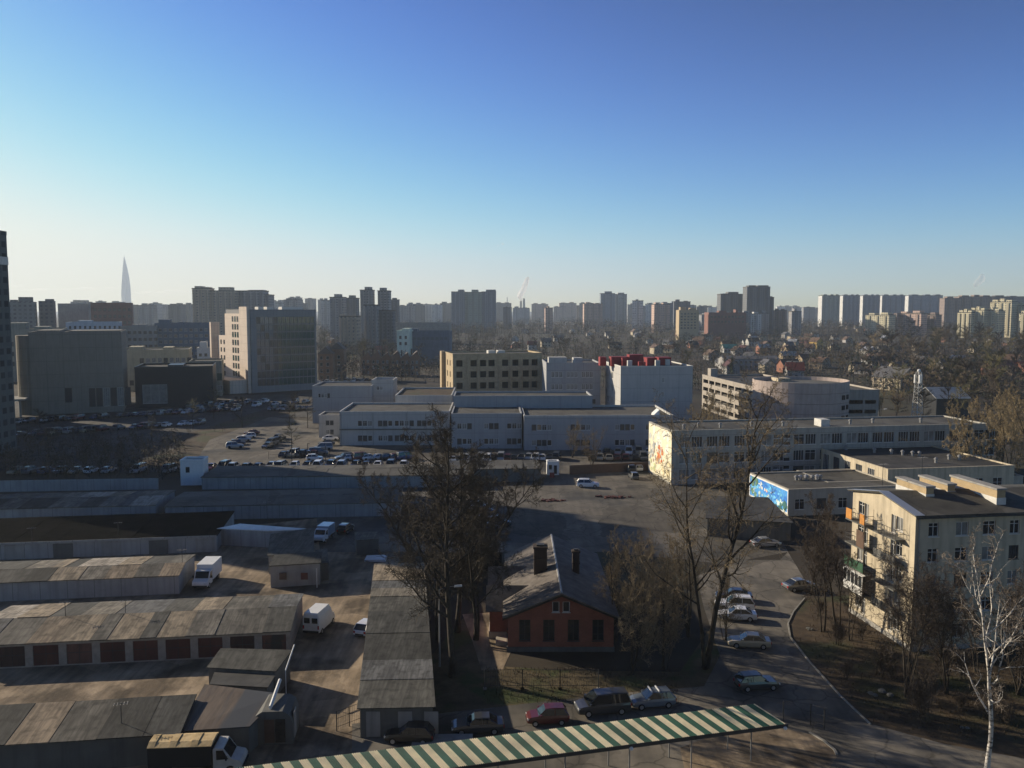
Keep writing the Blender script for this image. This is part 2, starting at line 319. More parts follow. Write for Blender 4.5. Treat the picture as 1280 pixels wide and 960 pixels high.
WST = dict(white=('glass','frame',2,1), curtain=('curtain','frame',2,0), dark=('glass_dim','metal_dark',2,0), plain=('glass','frame',1,0), strip=('glass','frame',4,0), tall=('glass','metal_dark',2,2), pale=('curtain','frame',3,0))
_wc = {}
def window_meshes(w, h, st, dep):
    k = (round(w,2), round(h,2), st, round(dep,2))
    if k not in _wc:
        g, f, n, nz = WST[st]
        pane = MB().box(.02, w-.02, dep-.04, dep-.01, .02, h-.02).mesh('window', M[g])
        fr = MB(); b = .07; y0, y1 = dep-.09, dep-.03
        fr.box(0,b,y0,y1,0,h); fr.box(w-b,w,y0,y1,0,h); fr.box(b,w-b,y0,y1,0,b); fr.box(b,w-b,y0,y1,h-b,h)
        for i in range(1, n): fr.box(w*i/n-.03, w*i/n+.03, y0+.005, y1, b, h-b)
        for i in range(nz): fr.box(b, w-b, y0+.01, y1-.005, h*(.72 if nz == 1 else (.3+.38*i))-.025, h*(.72 if nz == 1 else (.3+.38*i))+.025)
        fr.box(-.08, w+.08, -.07, y0-.003, -.06, -.003)
        _wc[k] = (pane, fr.mesh('frame', M[f]))
    return _wc[k]
def window(root, F, u, z, w, h, st, dep):
    pane, fr = window_meshes(w, h, st, dep); ox, oy, rz = F; c, s = math.cos(rz), math.sin(rz)
    o = put(pane, 'window', root, (ox+u*c, oy+u*s, z), rz); put(fr, 'frame', o); return o
def faceT(F):
    ox, oy, rz = F; c, s = math.cos(rz), math.sin(rz)
    return lambda u, d, z: (ox+u*c-d*s, oy+u*s+d*c, z)
def faces(W, Dp): return dict(f=(0,0,0), l=(0,Dp,-math.pi/2), r=(W,0,math.pi/2), b=(W,Dp,math.pi))
def grid(n, u0, pitch, zs, w, h, st='white', skip=()):
    return [(u0+i*pitch, z, w, h, st[(i*7+j*3) % len(st)] if isinstance(st, list) else st) for j, z in enumerate(zs) for i in range(n) if (i, j) not in skip]
def block(name, label, cat, A, ang, W, Dp, H, wall, roofm, holes=None, group=None, par=.45, dep=.15, cap=None, order=False, slab=True, root=None, off=(0,0)):
    """a building on a rectangle: one wall mesh with its openings cut, a roof, every window its own part"""
    root = root or thing(name, label, cat, (A[0], A[1], 0), ang, group, order)
    mb = MB(); FS = faces(W, Dp); holes = holes or {}
    for k, ln in (('f',W),('l',Dp),('r',Dp),('b',W)):
        F = FS[k]; F = (F[0]+off[0], F[1]+off[1], F[2]); hs = holes.get(k, [])
        facade(mb, faceT(F), ln, H, hs, 0, dep)
        for h in hs:
            if len(h) > 4 and h[4]: window(root, F, *h[:5], dep)
    mb.build('wall', wall, root)
    if slab:
        ox, oy = off; e = .06; r = MB(); t = .3
        r.box(ox+t, ox+W-t, oy+t, oy+Dp-t, H-.35, H-.05, 0)
        for b in ((ox-e,ox+W+e,oy-e,oy+t),(ox-e,ox+W+e,oy+Dp-t,oy+Dp+e),(ox-e,ox+t,oy+t,oy+Dp-t),(ox+W-t,ox+W+e,oy+t,oy+Dp-t)): r.box(*b, H+.002, H+par, 1)
        r.build('roof', [roofm, cap or wall], root)
    return root
def sub(root, name, mat, build, lab=None):
    mb = MB(); build(mb); o = mb.build(name, mat, root)
    if lab: o['label'] = lab
    return o
def poly_sheet(name, pts, z, mat, px=True):
    mb = MB(); q = [P(*p)[:2] if px else p for p in pts]
    n = len(q); mb.v = [(x, y, z) for x, y in q]; mb.f = [tuple(range(n))]; mb.m = [0]
    a = sum(q[i][0]*q[(i+1)%n][1]-q[(i+1)%n][0]*q[i][1] for i in range(n))
    if a < 0: mb.f = [tuple(reversed(range(n)))]
    return structure(mb.build(name, mat))
def strip_along(name, pts, wd, z0, z1, mat, px=True):
    q = [P(*p) if px else Vector((*p, 0)) for p in pts]; mb = MB(); L_, R_ = [], []
    for i, p in enumerate(q):
        t = (q[min(i+1,len(q)-1)] - q[max(i-1,0)]).normalized(); n = Vector((-t.y, t.x, 0))*wd/2; L_.append(p+n); R_.append(p-n)
    for i in range(len(q)-1): mb.prism([R_[i][:2], R_[i+1][:2], L_[i+1][:2], L_[i][:2]], z0, z1)
    return structure(mb.build(name, mat))

# ------------------------------------------------------------------ ground, yards, roads
g = MB(); g.face([(-15000,-300,0),(15000,-300,0),(15000,24000,0),(-15000,24000,0)]); structure(g.build('ground', M['ground']))
poly_sheet('parking_lot', [(480,592),(600,566),(700,553),(850,560),(870,600),(960,640),(985,690),(905,705),(760,690),(600,690),(400,690),(395,640),(420,600)], .008, M['lot'])
poly_sheet('hospital_yard', [(235,588),(640,588),(640,572),(700,568),(700,552),(500,556),(425,556),(400,528),(330,520),(265,545)], .012, M['lot'])
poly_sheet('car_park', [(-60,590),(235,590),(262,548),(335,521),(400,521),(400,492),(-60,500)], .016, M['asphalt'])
poly_sheet('dirt_yard', [(-40,980),(-40,690),(180,690),(262,662),(470,640),(500,700),(478,760),(455,905),(440,980)], .004, M['dirt'])
poly_sheet('lawn', [(600,775),(610,832),(700,838),(850,840),(905,760),(905,850),(860,868),(770,866),(700,880),(600,888),(530,905),(530,830),(590,760)], .012, M['lawn'])
poly_sheet('road', [(440,905),(540,893),(620,884),(760,868),(880,858),(900,820),(880,760),(870,720),(930,700),(975,700),(985,690),(1012,735),(986,775),(986,795),(1012,828),(1052,872),(1088,905),(1180,930),(1300,952),(1300,1000),(440,1000)], .016, M['road'])
poly_sheet('flower_bed', [(1000,750),(986,775),(986,795),(1012,828),(1052,872),(1088,905),(1180,930),(1340,960),(1340,740),(1100,740)], .012, M['litter'])
poly_sheet('verge', [(860,985),(850,935),(930,905),(985,912),(1012,918),(1042,934),(1048,944),(1020,985)], .020, M['dirt'])
strip_along('kerb', [(1006,748),(992,765),(985,780),(988,797),(1012,828),(1052,872),(1088,906)], .16, .0, .12, M['kerb'])
strip_along('kerb', [(1012,916),(1030,927),(1043,938),(1046,944)], .2, .0, .12, M['kerb'])

poly_sheet('path', [(578,768),(612,766),(640,812),(628,838),(602,838),(590,800)], .020, M['dirt'])
poly_sheet('verge', [(150,585),(222,560),(225,545),(330,512),(385,498),(392,512),(335,522),(262,550),(238,586)], .020, M['litter'])
# the tower this view is taken from, behind the camera: it shuts off the sky on that side
M['own_tower'] = wall_mat('own_tower_panel', (.24,.23,.22), .08, .85, panel=(3.2, 2.8))
block('viewpoint_tower', 'grey panel tower block from whose twelfth floor the view is taken', 'apartment tower', (-48, -24), 0, 104, 22, 47, M['own_tower'], M['roof_grey'], {}, par=.8)

# ------------------------------------------------------------------ five-storey block on the right
TURN = R(8)
A = P(1145,645,14.6); A.z = 0
root = thing('apartment_block', 'five-storey cream rendered apartment block with balconies on its sunlit end wall', 'apartment block', A, TURN)
KW, KD, KH = 46., 12.4, 14.6
zf = [1.3+2.75*i for i in range(5)]
hol = dict(f=[(1.5+3.12*i, z, 1.45 if (i % 3) else 1.15, 1.5, ['white','curtain','white','dark','curtain','white'][(i*5+j*2) % 6]) for j, z in enumerate(zf) for i in range(14)],
           l=[(u, z-(.55 if k else 0), .85 if k else 1.25, 2.05 if k else 1.5, 'white' if (i+int(u)) % 3 else 'curtain') for i, z in enumerate(zf) for u, k in ((1.3,0),(2.6,1),(8.0,1),(8.95,0))])
block('', '', '', A, TURN, KW, KD, KH, M['cream'], M['roof_grey'], hol, slab=False, root=root, dep=.2)
r = MB(); e = .55; rg = KH+1.15
xs0, xs1 = -.35, KW+.4
sec = [(-e, KH-.02), (KD/2, rg), (KD+e, KH-.02)]
for (y0,z0),(y1,z1) in zip(sec, sec[1:]): r.loft([[(x,y0,z0),(x,y1,z1),(x,y1,z1+.16),(x,y0,z0+.16)] for x in (xs0, xs1)])
r.build('roof', M['roof_grey'], root)
sub(root, 'gable_flashing', M['metal_bright'], lambda m: [m.loft([[(x,y0,z0+.17),(x,y1,z1+.17),(x,y1,z1+.2),(x,y0,z0+.2)] for x in (xs0-.12, xs0+1.0)]) for (y0,z0),(y1,z1) in zip(sec, sec[1:])])
sub(root, 'gable_wall', M['cream'], lambda m: m.loft([[(x,0,KH-.01),(x,KD,KH-.01),(x,KD/2,rg-.03)] for x in (.01, .3)]))
sub(root, 'gutter', M['metal_dark'], lambda m: m.box(xs0, xs1, -e-.14, -e+.0, KH-.2, KH-.04))
sub(root, 'downpipe', M['metal_grey'], lambda m: m.tube([(.35,-.14,0),(.35,-.14,KH-.2)], .07, 6))
sub(root, 'plinth', M['concrete'], lambda m: m.box(-.08, KW+.05, -.08, KD+.05, 0, .55))
for x, y, L_, wd, hh in ((4.0,4.4,.9,5.6,.95),(7.4,5.6,.9,5.2,.9),(10.4,1.6,1.0,7.8,1.1)):
    ch = sub(root, 'chimney', M['yellow_brick'], lambda m: m.box(x, x+L_, y, y+wd, KH-.1, KH+1.0+hh))
    mb = MB(); mb.box(x-.14, x+L_+.14, y-.14, y+wd+.14, KH+1.0+hh+.003, KH+1.0+hh+.2); mb.build('chimney_cap', M['concrete'], ch)
    mb = MB(); mb.box(x-.06, x+L_+.06, y-.06, y+wd+.06, KH-.1, KH+1.0+.25); mb.build('flashing', M['offwhite'], ch)
M['orange_panel'] = flat('ochre_panel', (.50,.22,.05), .7); M['green_panel'] = flat('green_panel', (.03,.09,.05), .7); M['brown_panel'] = flat('brown_panel', (.11,.07,.05), .8)
FL = faces(KW, KD)['l']; T = faceT(FL)
def balcony(u0, u1, z, style):
    s = MB(); d = 1.15
    s.loft([[T(u0,0,z-.14),T(u1,0,z-.14),T(u1,0,z),T(u0,0,z)],[T(u0,-d,z-.14),T(u1,-d,z-.14),T(u1,-d,z),T(u0,-d,z)]])
    b = s.build('balcony', M['concrete_dark'], root)
    rl = MB(); hgt = 1.05
    for q in range(9):
        u = u0+.05+(u1-u0-.1)*q/8; rl.tube([T(u,-d+.05,z+.002),T(u,-d+.05,z+hgt)], .022, 4)
    for zz in (hgt, .55): rl.tube([T(u0+.05,-.02,z+zz),T(u0+.05,-d+.05,z+zz),T(u1-.05,-d+.05,z+zz),T(u1-.05,-.02,z+zz)], .028, 4)
    for u in (u0+.05, u1-.05): rl.tube([T(u,-d+.05,z+hgt),T(u,-d+.05,z+2.3)], .02, 4)
    rl.build('railing', M['metal_dark'], b)
    def pan(ua, ub, z0, z1, m, nm='panel', dd=d):
        k = MB(); k.loft([[T(ua,-dd-.01,z0),T(ub,-dd-.01,z0),T(ub,-dd-.01,z1),T(ua,-dd-.01,z1)],[T(ua,-dd+.04,z0),T(ub,-dd+.04,z0),T(ub,-dd+.04,z1),T(ua,-dd+.04,z1)]]); return k.build(nm, m, b)
    if style == 'orange':
        pan(u0+.1, u0+1.3, z+.05, z+1.25, M['orange_panel']); pan(u1-1.0, u1-.05, z+.05, z+1.2, M['orange_panel'])
    if style == 'brown': pan(u1-1.6, u1, z+.05, z+2.0, M['brown_panel'])
    if style == 'green':
        pan(u0, u1, z, z+1.05, M['green_panel']); pan(u1-.05, u1, z, z+1.05, M['green_panel'])
    if style == 'glazed':
        pan(u0, u1, z, z+.95, M['white']); gl = pan(u0, u1, z+.95, z+2.3, M['glass'], 'glazing')
        f = MB()
        for q in range(6):
            u = u0+(u1-u0)*q/5; f.loft([[T(u-.04,-d-.05,z+.95),T(u+.04,-d-.05,z+.95),T(u+.04,-d+.02,z+.95),T(u-.04,-d+.02,z+.95)],[T(u-.04,-d-.05,z+2.35),T(u+.04,-d-.05,z+2.35),T(u+.04,-d+.02,z+2.35),T(u-.04,-d+.02,z+2.35)]])
        f.loft([[T(u0,-d-.04,z+2.3),T(u1,-d-.04,z+2.3),T(u1,.0,z+2.5),T(u0,.0,z+2.5)],[T(u0,-d-.04,z+2.36),T(u1,-d-.04,z+2.36),T(u1,.0,z+2.56),T(u0,.0,z+2.56)]])
        f.build('glazing_frame', M['white'], b)
    if style == 'rubbish': pan(u0+.3, u1-.2, z+.1, z+.85, M['concrete_dark'])
for u0, u1, sty in ((.5,4.6,('glazed','glazed','green','brown','orange')),(6.3,10.7,('open','rubbish','open','rubbish','open'))):
    for i in range(1, 5): balcony(u0, u1, .62+2.75*i, sty[i])

# ------------------------------------------------------------------ red brick house in the middle
hx0, hx1, hy0, hy1 = -.45, 10.75, 88.8, 111.5
root = thing('brick_house', 'red brick house with old slate gable roof and two dark chimneys', 'house', (hx0, hy0, 0), 0)
HW, HD, HE, HA = hx1-hx0, hy1-hy0, 4.0, 6.35
hz = 1.15
hol = dict(f=[(1.2, hz, 1.2, 2.3, 'tall'), (3.75, hz, 1.2, 2.3, 'tall'), (6.35, hz, 1.2, 2.3, 'tall'), (8.95, hz, 1.2, 2.3, 'tall')],
           l=grid(5, 1.5, 4.2, [hz], 1.3, 2.2, 'tall'), r=grid(5, 1.8, 4.2, [hz], 1.3, 2.2, 'tall'))
block('', '', '', None, 0, HW, HD, HE, M['red_brick'], None, hol, slab=False, root=root, dep=.22)
ax = 5.65
gm = MB()
def gpts(y): return [(0,y,HE-.005),(HW,y,HE-.005),(ax,y,HA)]
T0 = lambda u,d,z: (u,d,z)
aw = [(ax-.95,HE+.25,.75,1.15),(ax+.15,HE+.25,.75,1.15)]
za, zb = HE+.25, HE+1.4
def sl(z): return (ax*(z-HE)/(HA-HE), HW-(HW-ax)*(z-HE)/(HA-HE))
gm.face([(0,0,HE),(HW,0,HE),(sl(za)[1],0,za),(sl(za)[0],0,za)])
gm.face([(sl(za)[0],0,za),(aw[0][0],0,za),(aw[0][0],0,zb),(sl(zb)[0],0,zb)]); gm.face([(aw[0][0]+.75,0,za),(aw[1][0],0,za),(aw[1][0],0,zb),(aw[0][0]+.75,0,zb)])
gm.face([(aw[1][0]+.75,0,za),(sl(za)[1],0,za),(sl(zb)[1],0,zb),(aw[1][0]+.75,0,zb)]); gm.face([(sl(zb)[0],0,zb),(sl(zb)[1],0,zb),(ax,0,HA)])
gm.face(list(reversed(gpts(HD))))
gm.build('gable_wall', M['red_brick'], root)
for h in aw: window(root, (0,0,0), *h, 'plain', .2)
ov = .55; slope_l = (HA-HE)/ax; slope_r = (HA-HE)/(HW-ax)
el, er = (-ov, HE-slope_l*ov), (HW+ov, HE-slope_r*ov)
def slab2(m, a, b, y0, y1, th=.14, mi=0): m.loft([[(a[0],y,a[1]),(b[0],y,b[1]),(b[0],y,b[1]+th),(a[0],y,a[1]+th)] for y in (y0,y1)], mi)
rf = MB(); slab2(rf, el, (ax,HA), -ov, HD+ov); slab2(rf, (ax+.001,HA), er, -ov, HD+ov); rf.build('roof', M['slate'], root)
bb = MB()
for a, b in ((el,(ax,HA)),((ax,HA),er)): bb.loft([[(a[0],y,a[1]-.22),(b[0],y,b[1]-.22),(b[0],y,b[1]-.01),(a[0],y,a[1]-.01)] for y in (-ov-.03,-ov+.05)])
bb.build('bargeboard', M['bark'], root)
sub(root, 'ridge_cap', M['metal_grey'], lambda m: m.tube([(ax,-ov,HA+.13),(ax,HD+ov,HA+.13)], .13, 6))
# two cross gables standing out on the left side
for y0, y1 in ((3.8,8.8),(11.4,15.8)):
    wx = -2.0; ym = (y0+y1)/2; ze, zr = 3.3, 5.0
    wm = MB()
    wm.face([(wx,y1,0),(wx,y0,0),(wx,y0,ze),(wx,ym,zr),(wx,y1,ze)]); wm.face([(wx,y0,0),(.0,y0,0),(.0,y0,ze),(wx,y0,ze)]); wm.face([(0,y1,0),(wx,y1,0),(wx,y1,ze),(0,y1,ze)])
    cg = wm.build('cross_gable', M['red_brick'], root)
    rm = MB(); xi = ax*.55
    for (ya, zaa), (yb, zbb) in (((y0-.35, ze-.25),(ym,zr)),((ym,zr),(y1+.35,ze-.25))): rm.loft([[(x,ya,zaa),(x,yb,zbb),(x,yb,zbb+.13),(x,ya,zaa+.13)] for x in (wx-.45, xi)])
    rm.build('gable_roof', M['slate'], cg)
    window(cg, (wx, y1, -math.pi/2), (y1-y0)/2-.65, hz, 1.3, 2.0, 'tall', .02)
sub(root, 'plinth', M['concrete_dark'], lambda m: m.box(-.12, HW+.1, -.12, HD+.1, 0, .5))
sub(root, 'step', M['cream_dark'], lambda m: [m.box(-2.12,-.13,3.6,9.0,0,.7), m.box(-1.3,-.13,1.4,2.9,0,.5)])
for x, y, s, z1 in ((3.0,9.2,1.5,8.5),(7.5,9.6,.8,7.9)):
    c = sub(root, 'chimney', M['dark_brick'], lambda m: [m.box(x,x+s,y,y+s,HE,z1), m.box(x-.1,x+s+.1,y-.1,y+s+.1,z1+.002,z1+.22), m.box(x-.06,x+s+.06,y-.06,y+s+.06,z1-1.3,z1-1.15)])
    mb = MB(); mb.box(x+s*.2,x+s*.8,y+s*.2,y+s*.8,z1+.222,z1+.4); mb.build('flue', M['metal_dark'], c)

# ------------------------------------------------------------------ garage rows on the left
def garage_row(label, A, B, dep_f, dep_r, zf, zr, wallm, bays, seed, doors=None, back=True, bay_off=0, name='garage_row', group='rows of lock-up garages', cap=None):
    """bays side by side under felt roofs that each owner patched in his own colour"""
    A, B = Vector(A), Vector(B); L_ = (B-A).length; ang = math.atan2(B.y-A.y, B.x-A.x); rr = random.Random(seed)
    root = thing(name, label, 'garages', (A.x, A.y, 0), ang, group)
    W = L_/bays; dp = dep_f+dep_r; holes = []
    if doors:
        for i in range(bays):
            if doors(i): holes.append((i*W+W*.12, .12, W*.76, min(2.1, zf-.4)))
    mb = MB(); facade(mb, lambda u,d,z: (u,d,z), L_, zf-.06, holes, 0, .14)
    zb = zf if dep_r else zr
    mb.face([(0,dp,0),(0,0,0),(0,0,zf-.06),(0,dep_f,zr-.06),(0,dp,zb-.06)] if dep_r else [(0,dp,0),(0,0,0),(0,0,zf-.06),(0,dp,zr-.06)])
    mb.face([(L_,0,0),(L_,dp,0),(L_,dp,zb-.06),(L_,dep_f,zr-.06),(L_,0,zf-.06)] if dep_r else [(L_,0,0),(L_,dp,0),(L_,dp,zr-.06),(L_,0,zf-.06)])
    mb.face([(L_,dp,0),(0,dp,0),(0,dp,zb-.06),(L_,dp,zb-.06)])
    mb.build('wall', wallm, root)
    for h in holes:
        u, z, ww, hh = h; dm = MB(); dm.box(u+.03,u+ww-.03,.06,.11,z,z+hh-.03); d = dm.build('garage_door', M[rr.choice(('rust','rust','rust_dark','rust_pale'))], root)
        dm = MB(); dm.box(u+ww/2-.02,u+ww/2+.02,.045,.059,z,z+hh-.05); dm.box(u+.06,u+ww-.06,.045,.058,z+hh*.55,z+hh*.55+.05); dm.build('door_seam', M['metal_dark'], d)
    u = 0.
    prev = -1
    for side, (y0, y1, z0, z1) in enumerate(((-.3, dep_f, zf, zr), (dep_f, dp+.25, zr, zb)) if dep_r else ((-.3, dp+.1, zf, zr),)):
        u = -.15
        while u < L_-.2:
            du = min(W*rr.choice((.5,.9,1,1,1.1,1.5)), L_+.15-u)
            if L_+.15-u-du < W*.5: du = L_+.15-u
            k = rr.choice([q for q in range(len(ROOFC)) if q != prev]); prev = k; dz = rr.uniform(.0,.07)
            pm = MB(); pm.loft([[(x,y0,z0+dz),(x,y1,z1+dz),(x,y1,z1+dz+.09),(x,y0,z0+dz+.09)] for x in (u+.012, u+du-.012)])
            pm.build('roof_sheet', M['patch%d' % k], root); u += du
    return root
def hpt(px, py, z): p = P(px, py, z); return (p.x, p.y, 0)
dirv = Vector((math.cos(R(7.2)), math.sin(R(7.2)), 0))
def line_to(A, L_, a=7.2): return (A[0]+L_*math.cos(R(a)), A[1]+L_*math.sin(R(a)), 0)
a_ = hpt(-45,934,2.45)
rowA = garage_row('low garage row with broad patched felt roof, nearest the camera at lower left', a_, hpt(224,917,2.45), 5.6, 0, 2.45, 3.0, M['concrete_dark'], 5, 11)
a_ = hpt(-50,808,2.5)
garage_row('garage row with red-brown doors between whitewashed posts', a_, line_to(a_, 32.2), 5.6, 6.0, 2.5, 3.15, M['post'], 10, 5, doors=lambda i: True)
a_ = hpt(-55,731,2.4)
garage_row('garage row with bare grey back wall, white truck parked at its end', a_, line_to(a_, 26.2, 8), 3.4, 5.6, 2.4, 3.0, M['concrete_pale'], 8, 21)
a_ = hpt(-60,682,2.4)
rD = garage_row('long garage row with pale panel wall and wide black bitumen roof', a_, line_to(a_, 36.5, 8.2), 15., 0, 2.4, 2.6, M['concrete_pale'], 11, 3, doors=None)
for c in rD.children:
    if c.name.startswith('roof_sheet'): c.data.materials[0] = M['shade_roof']  # the whole roof takes the colour with shade painted in
sub(rD, 'roof_edge', M['concrete_pale'], lambda m: m.box(-.2, 36.6, -.36, -.3, 2.34, 2.62))
for i in range(0, 11, 2):
    ob = sub(rD, 'garage_door', M['concrete'] if i % 4 else M['concrete_dark'], lambda m: m.box(i*3.32+.3, i*3.32+3.0, -.06, -.002, .05, 2.1))
a_ = hpt(-60,638,2.4)
garage_row('far garage row with tan and brown roof patches before the concrete wall', a_, line_to(a_, 33, 6.5), 6, 6, 2.4, 2.8, M['concrete_pale'], 10, 33)
a_ = hpt(206,634,2.4)
rE2 = garage_row('long shaded garage row with bluish concrete wall behind the black roof', a_, line_to(a_, 40, 5.2), 6, 6, 2.4, 2.7, M['concrete_pale'], 12, 35)
a_ = hpt(252,597,2.5)
rF = garage_row('long low garage row with grey roof under the row of parked cars', a_, line_to(a_, 54, 3.0), 7, 5, 2.5, 2.7, M['concrete_pale'], 15, 41)
a_ = hpt(560,587,2.7)
rG = garage_row('low grey garage building beside the gate booth of the parking lot', a_, line_to(a_, 19.5, 2.5), 9, 0, 2.7, 2.9, M['concrete_dark'], 6, 52)
for rr_ in (rE2, rF, rG):
    for c in rr_.children:
        if c.name.startswith('roof_sheet'): c.data.materials[0] = M['roof_grey']
# the long roof running away from the camera, left of the dark tree
a_ = P(450,885,2.6); b_ = P(541,884,2.6); c_ = P(470,706,2.6)
root = thing('garage_row', 'narrow garage row with grey felt roof running away beside the dark tree', 'garages', (a_.x, a_.y, 0), 0, 'rows of lock-up garages')
Wl = b_.x-a_.x; Dl = c_.y-a_.y; sh = (c_.x-a_.x)/Dl
def skew(u, y, z): return (u+y*sh, y, z)
mb = MB()
for q in (((0,0),(Wl,0)),((Wl,0),(Wl,Dl)),((Wl,Dl),(0,Dl)),((0,Dl),(0,0))): mb.face([skew(*q[0],0), skew(*q[1],0), skew(*q[1],2.6), skew(*q[0],2.6)])
mb.build('wall', M['concrete_dark'], root)
y = -.3; i = 0
for y1, k in ((5.2,1+3),(9.6,2+4),(16.5,8),(23,1),(28,4),(31,0),(34,6),(Dl,2)):
    pm = MB(); pm.loft([[skew(-.25,yy,2.62+.05*(i%2)),skew(Wl+.25,yy,2.75+.05*(i%2)),skew(Wl+.25,yy,2.84+.05*(i%2)),skew(-.25,yy,2.71+.05*(i%2))] for yy in (y+.01,y1-.01)]); pm.build('roof_sheet', M['patch%d' % k], root); y = y1; i += 1
for u in (.5, 3.2, 5.4): sub(root, 'panel', M['concrete'], lambda m: m.box(u, u+1.2, -.05, -.002, .1, 2.3))
# stepped sheds at the right end of the nearest row
def shed(label, pts, z0, z1, wallm, roofm, extra=None, name='shed', cat='shed'):
    """pts: four picture points of the roof corners front-left, front-right, back-right, back-left with their heights"""
    q = [P(x, y_, z) for (x, y_), z in zip(pts, (z0, z0, z1, z1))]; o_ = q[0]
    root = thing(name, label, cat, (o_.x, o_.y, 0), 0); k = [(p.x-o_.x, p.y-o_.y) for p in q]; zz = [z0, z0, z1, z1]
    cx = sum(p[0] for p in k)/4; cy = sum(p[1] for p in k)/4; kin = [(cx+(x-cx)*.95, cy+(y_-cy)*.95) for x, y_ in k]
    mb = MB(); mb.prism(kin, 0, [z-.05 for z in zz]); mb.build('wall', wallm, root)
    mb = MB(); mb.prism(k, [z-.04 for z in zz], [z+.07 for z in zz]); mb.build('roof', roofm, root)
    if extra: extra(root, k)
    return root
s1 = shed('upper small shed with two-tone felt roof before the red garage doors', [(258,835),(345,840),(365,813),(276,811)], 2.5, 2.9, M['concrete_dark'], M['patch4'])
s2 = shed('dark shed with bluish steel roof between the stepped sheds', [(262,856),(335,860),(344,845),(268,841)], 2.2, 2.2, M['concrete_dark'], M['bitumen'])
s3 = shed('lean-to with rusty brown streaked roof behind the cargo truck', [(222,915),(312,909),(352,868),(256,856)], 2.3, 2.75, M['concrete_dark'], M['patch7'])
[q for q in s3.children if q.name.startswith('roof')][0].data.materials[0] = ramp_mat('rusty_sheet', (.075,.055,.042), (.15,.115,.085), 1.2, .7, 8, stretch=(2.2,.2,1), c3=(.05,.055,.065), s3=.2)
for (x0,y0,z0),(x1,y1,z1),r_ in (((338,884,3.0),(350,850,3.4),.16),((357,838,2.6),(368,806,3.6),.07)):
    a_, b_ = P(x0,y0,z0), P(x1,y1,z1); mb = MB(); mb.tube([a_, b_], r_, 8); mb.tube([a_, (a_.x, a_.y, 0)], r_*.6, 6)
    tag(mb.build('pipe', M['white']), 'thick white pipe lying slanted over the shed roof' if r_ > .1 else 'thin white pole leaning on the small upper shed', 'pipe')
# round-topped steel container
a_ = P(316,932); b_ = P(366,930); root = thing('container', 'grey round-topped steel container with rusty doors at the shed end', 'container', a_, math.atan2((b_-a_).y, (b_-a_).x))
cw = (b_-a_).length; prof = [(0,0),(cw,0),(cw,1.9),(cw-.25,2.5),(cw-.8,2.85),(.8,2.85),(.25,2.5),(0,1.9)]
mb = MB(); mb.loft([[(x,yy,z) for x, z in prof] for yy in (0, 3.4)]); mb.build('body', M['concrete_dark'], root)
sub(root, 'door', M['brown_panel'], lambda m: m.box(cw*.3,cw*.55,-.05,-.002,.2,2.2)); sub(root, 'door', M['bark'], lambda m: m.box(cw*.57,cw*.82,-.05,-.002,.2,2.2)); sub(root, 'side_flap', M['concrete'], lambda m: m.box(cw+.003,cw+.07,.5,1.6,.3,2.5))
# white-roofed garages and the small guard house behind the white truck
shed('garage with bright white kinked roof and grey panel walls', [(271,661),(335,664),(392,662),(300,655)], 2.6, 2.8, M['concrete_pale'], M['tin'])
shed('plain grey garage under two roof steps behind the tan guard house', [(334,695),(392,693),(393,660),(338,668)], 2.6, 3.0, M['concrete'], M['patch4'])
def ghx(root, k):
    for x, m in ((1.3,'brown_panel'),(4.1,'rust')): sub(root, 'shutter', M[m], lambda q: q.box(x, x+.9, .12, .17, 1.1, 2.0, rot=.04))
    sub(root, 'downpipe', M['tin'], lambda q: q.tube([(6.2,.0,.1),(6.2,.0,2.6)], .08, 6))
shed('tan rendered guard house with two small shuttered windows', [(336,708),(401,704),(403,690),(343,694)], 2.9, 3.1, M['concrete'], M['patch8'], ghx, 'guard_house', 'guard house')
shed('small lean-to with pale roof beside the tan guard house', [(392,706),(411,704),(409,686),(394,688)], 2.3, 2.4, M['concrete_dark'], M['patch3'])
shed('small shed with white tin roof edge in the shaded yard', [(445,676),(474,674),(472,665),(443,666)], 2.2, 2.4, M['concrete_dark'], M['patch3'])
shed('low open shed with sunlit pale roof behind the dark tree', [(556,691),(629,690),(627,674),(560,676)], 2.7, 2.9, M['void'], M['patch5'])
# concrete wall, booth tower, fences
def wall_line(name, label, cat, a, b, h, th, mat, z=True):
    A_, B_ = P(*a), P(*b); v = B_-A_; L_ = v.length
    o = MB().box(0, L_, 0, th, 0, h).build(name, mat); o.location = A_; o.rotation_euler = (0,0,math.atan2(v.y,v.x)); return tag(o, label, cat)
wall_line('concrete_wall', 'long pale concrete wall between the garages and the shaded car park', 'wall', (-50,616), (198,612), 2.3, .2, M['concrete_pale'])
A_ = P(226,607); root = block('guard_tower', 'small white two-storey booth tower at the end of the concrete wall', 'booth', A_, R(6), 4.6, 4.2, 5.0, M['white'], M['offwhite'], dict(f=[(1.0,2.6,.9,1.3,'plain')]), par=.35)
sub(root, 'stair', M['concrete'], lambda m: m.prism([(4.65,0),(8.2,0),(8.2,1.2),(4.65,1.2)], [0,0,0,0], [2.4,.1,.1,2.4]))
wall_line('fence', 'brown solid fence below the parked cars beside the gate booth', 'fence', (712,593), (822,588), 2.0, .1, M['brown_panel'])
A_ = P(684,594); root = block('gate_booth', 'tiny white gate booth at the entrance of the parking lot', 'booth', A_, R(3), 2.6, 2.2, 2.9, M['white'], M['offwhite'], dict(f=[(.3,1.2,.8,1.1,'plain'),(1.4,.2,.8,2.0,'plain')]), par=.2)
tag(MB().box(-.5,.5,-.06,.06,.0,1.1).build('warning_board', M['red']), 'small red warning board beside the white gate booth', 'board').location = P(690,597)

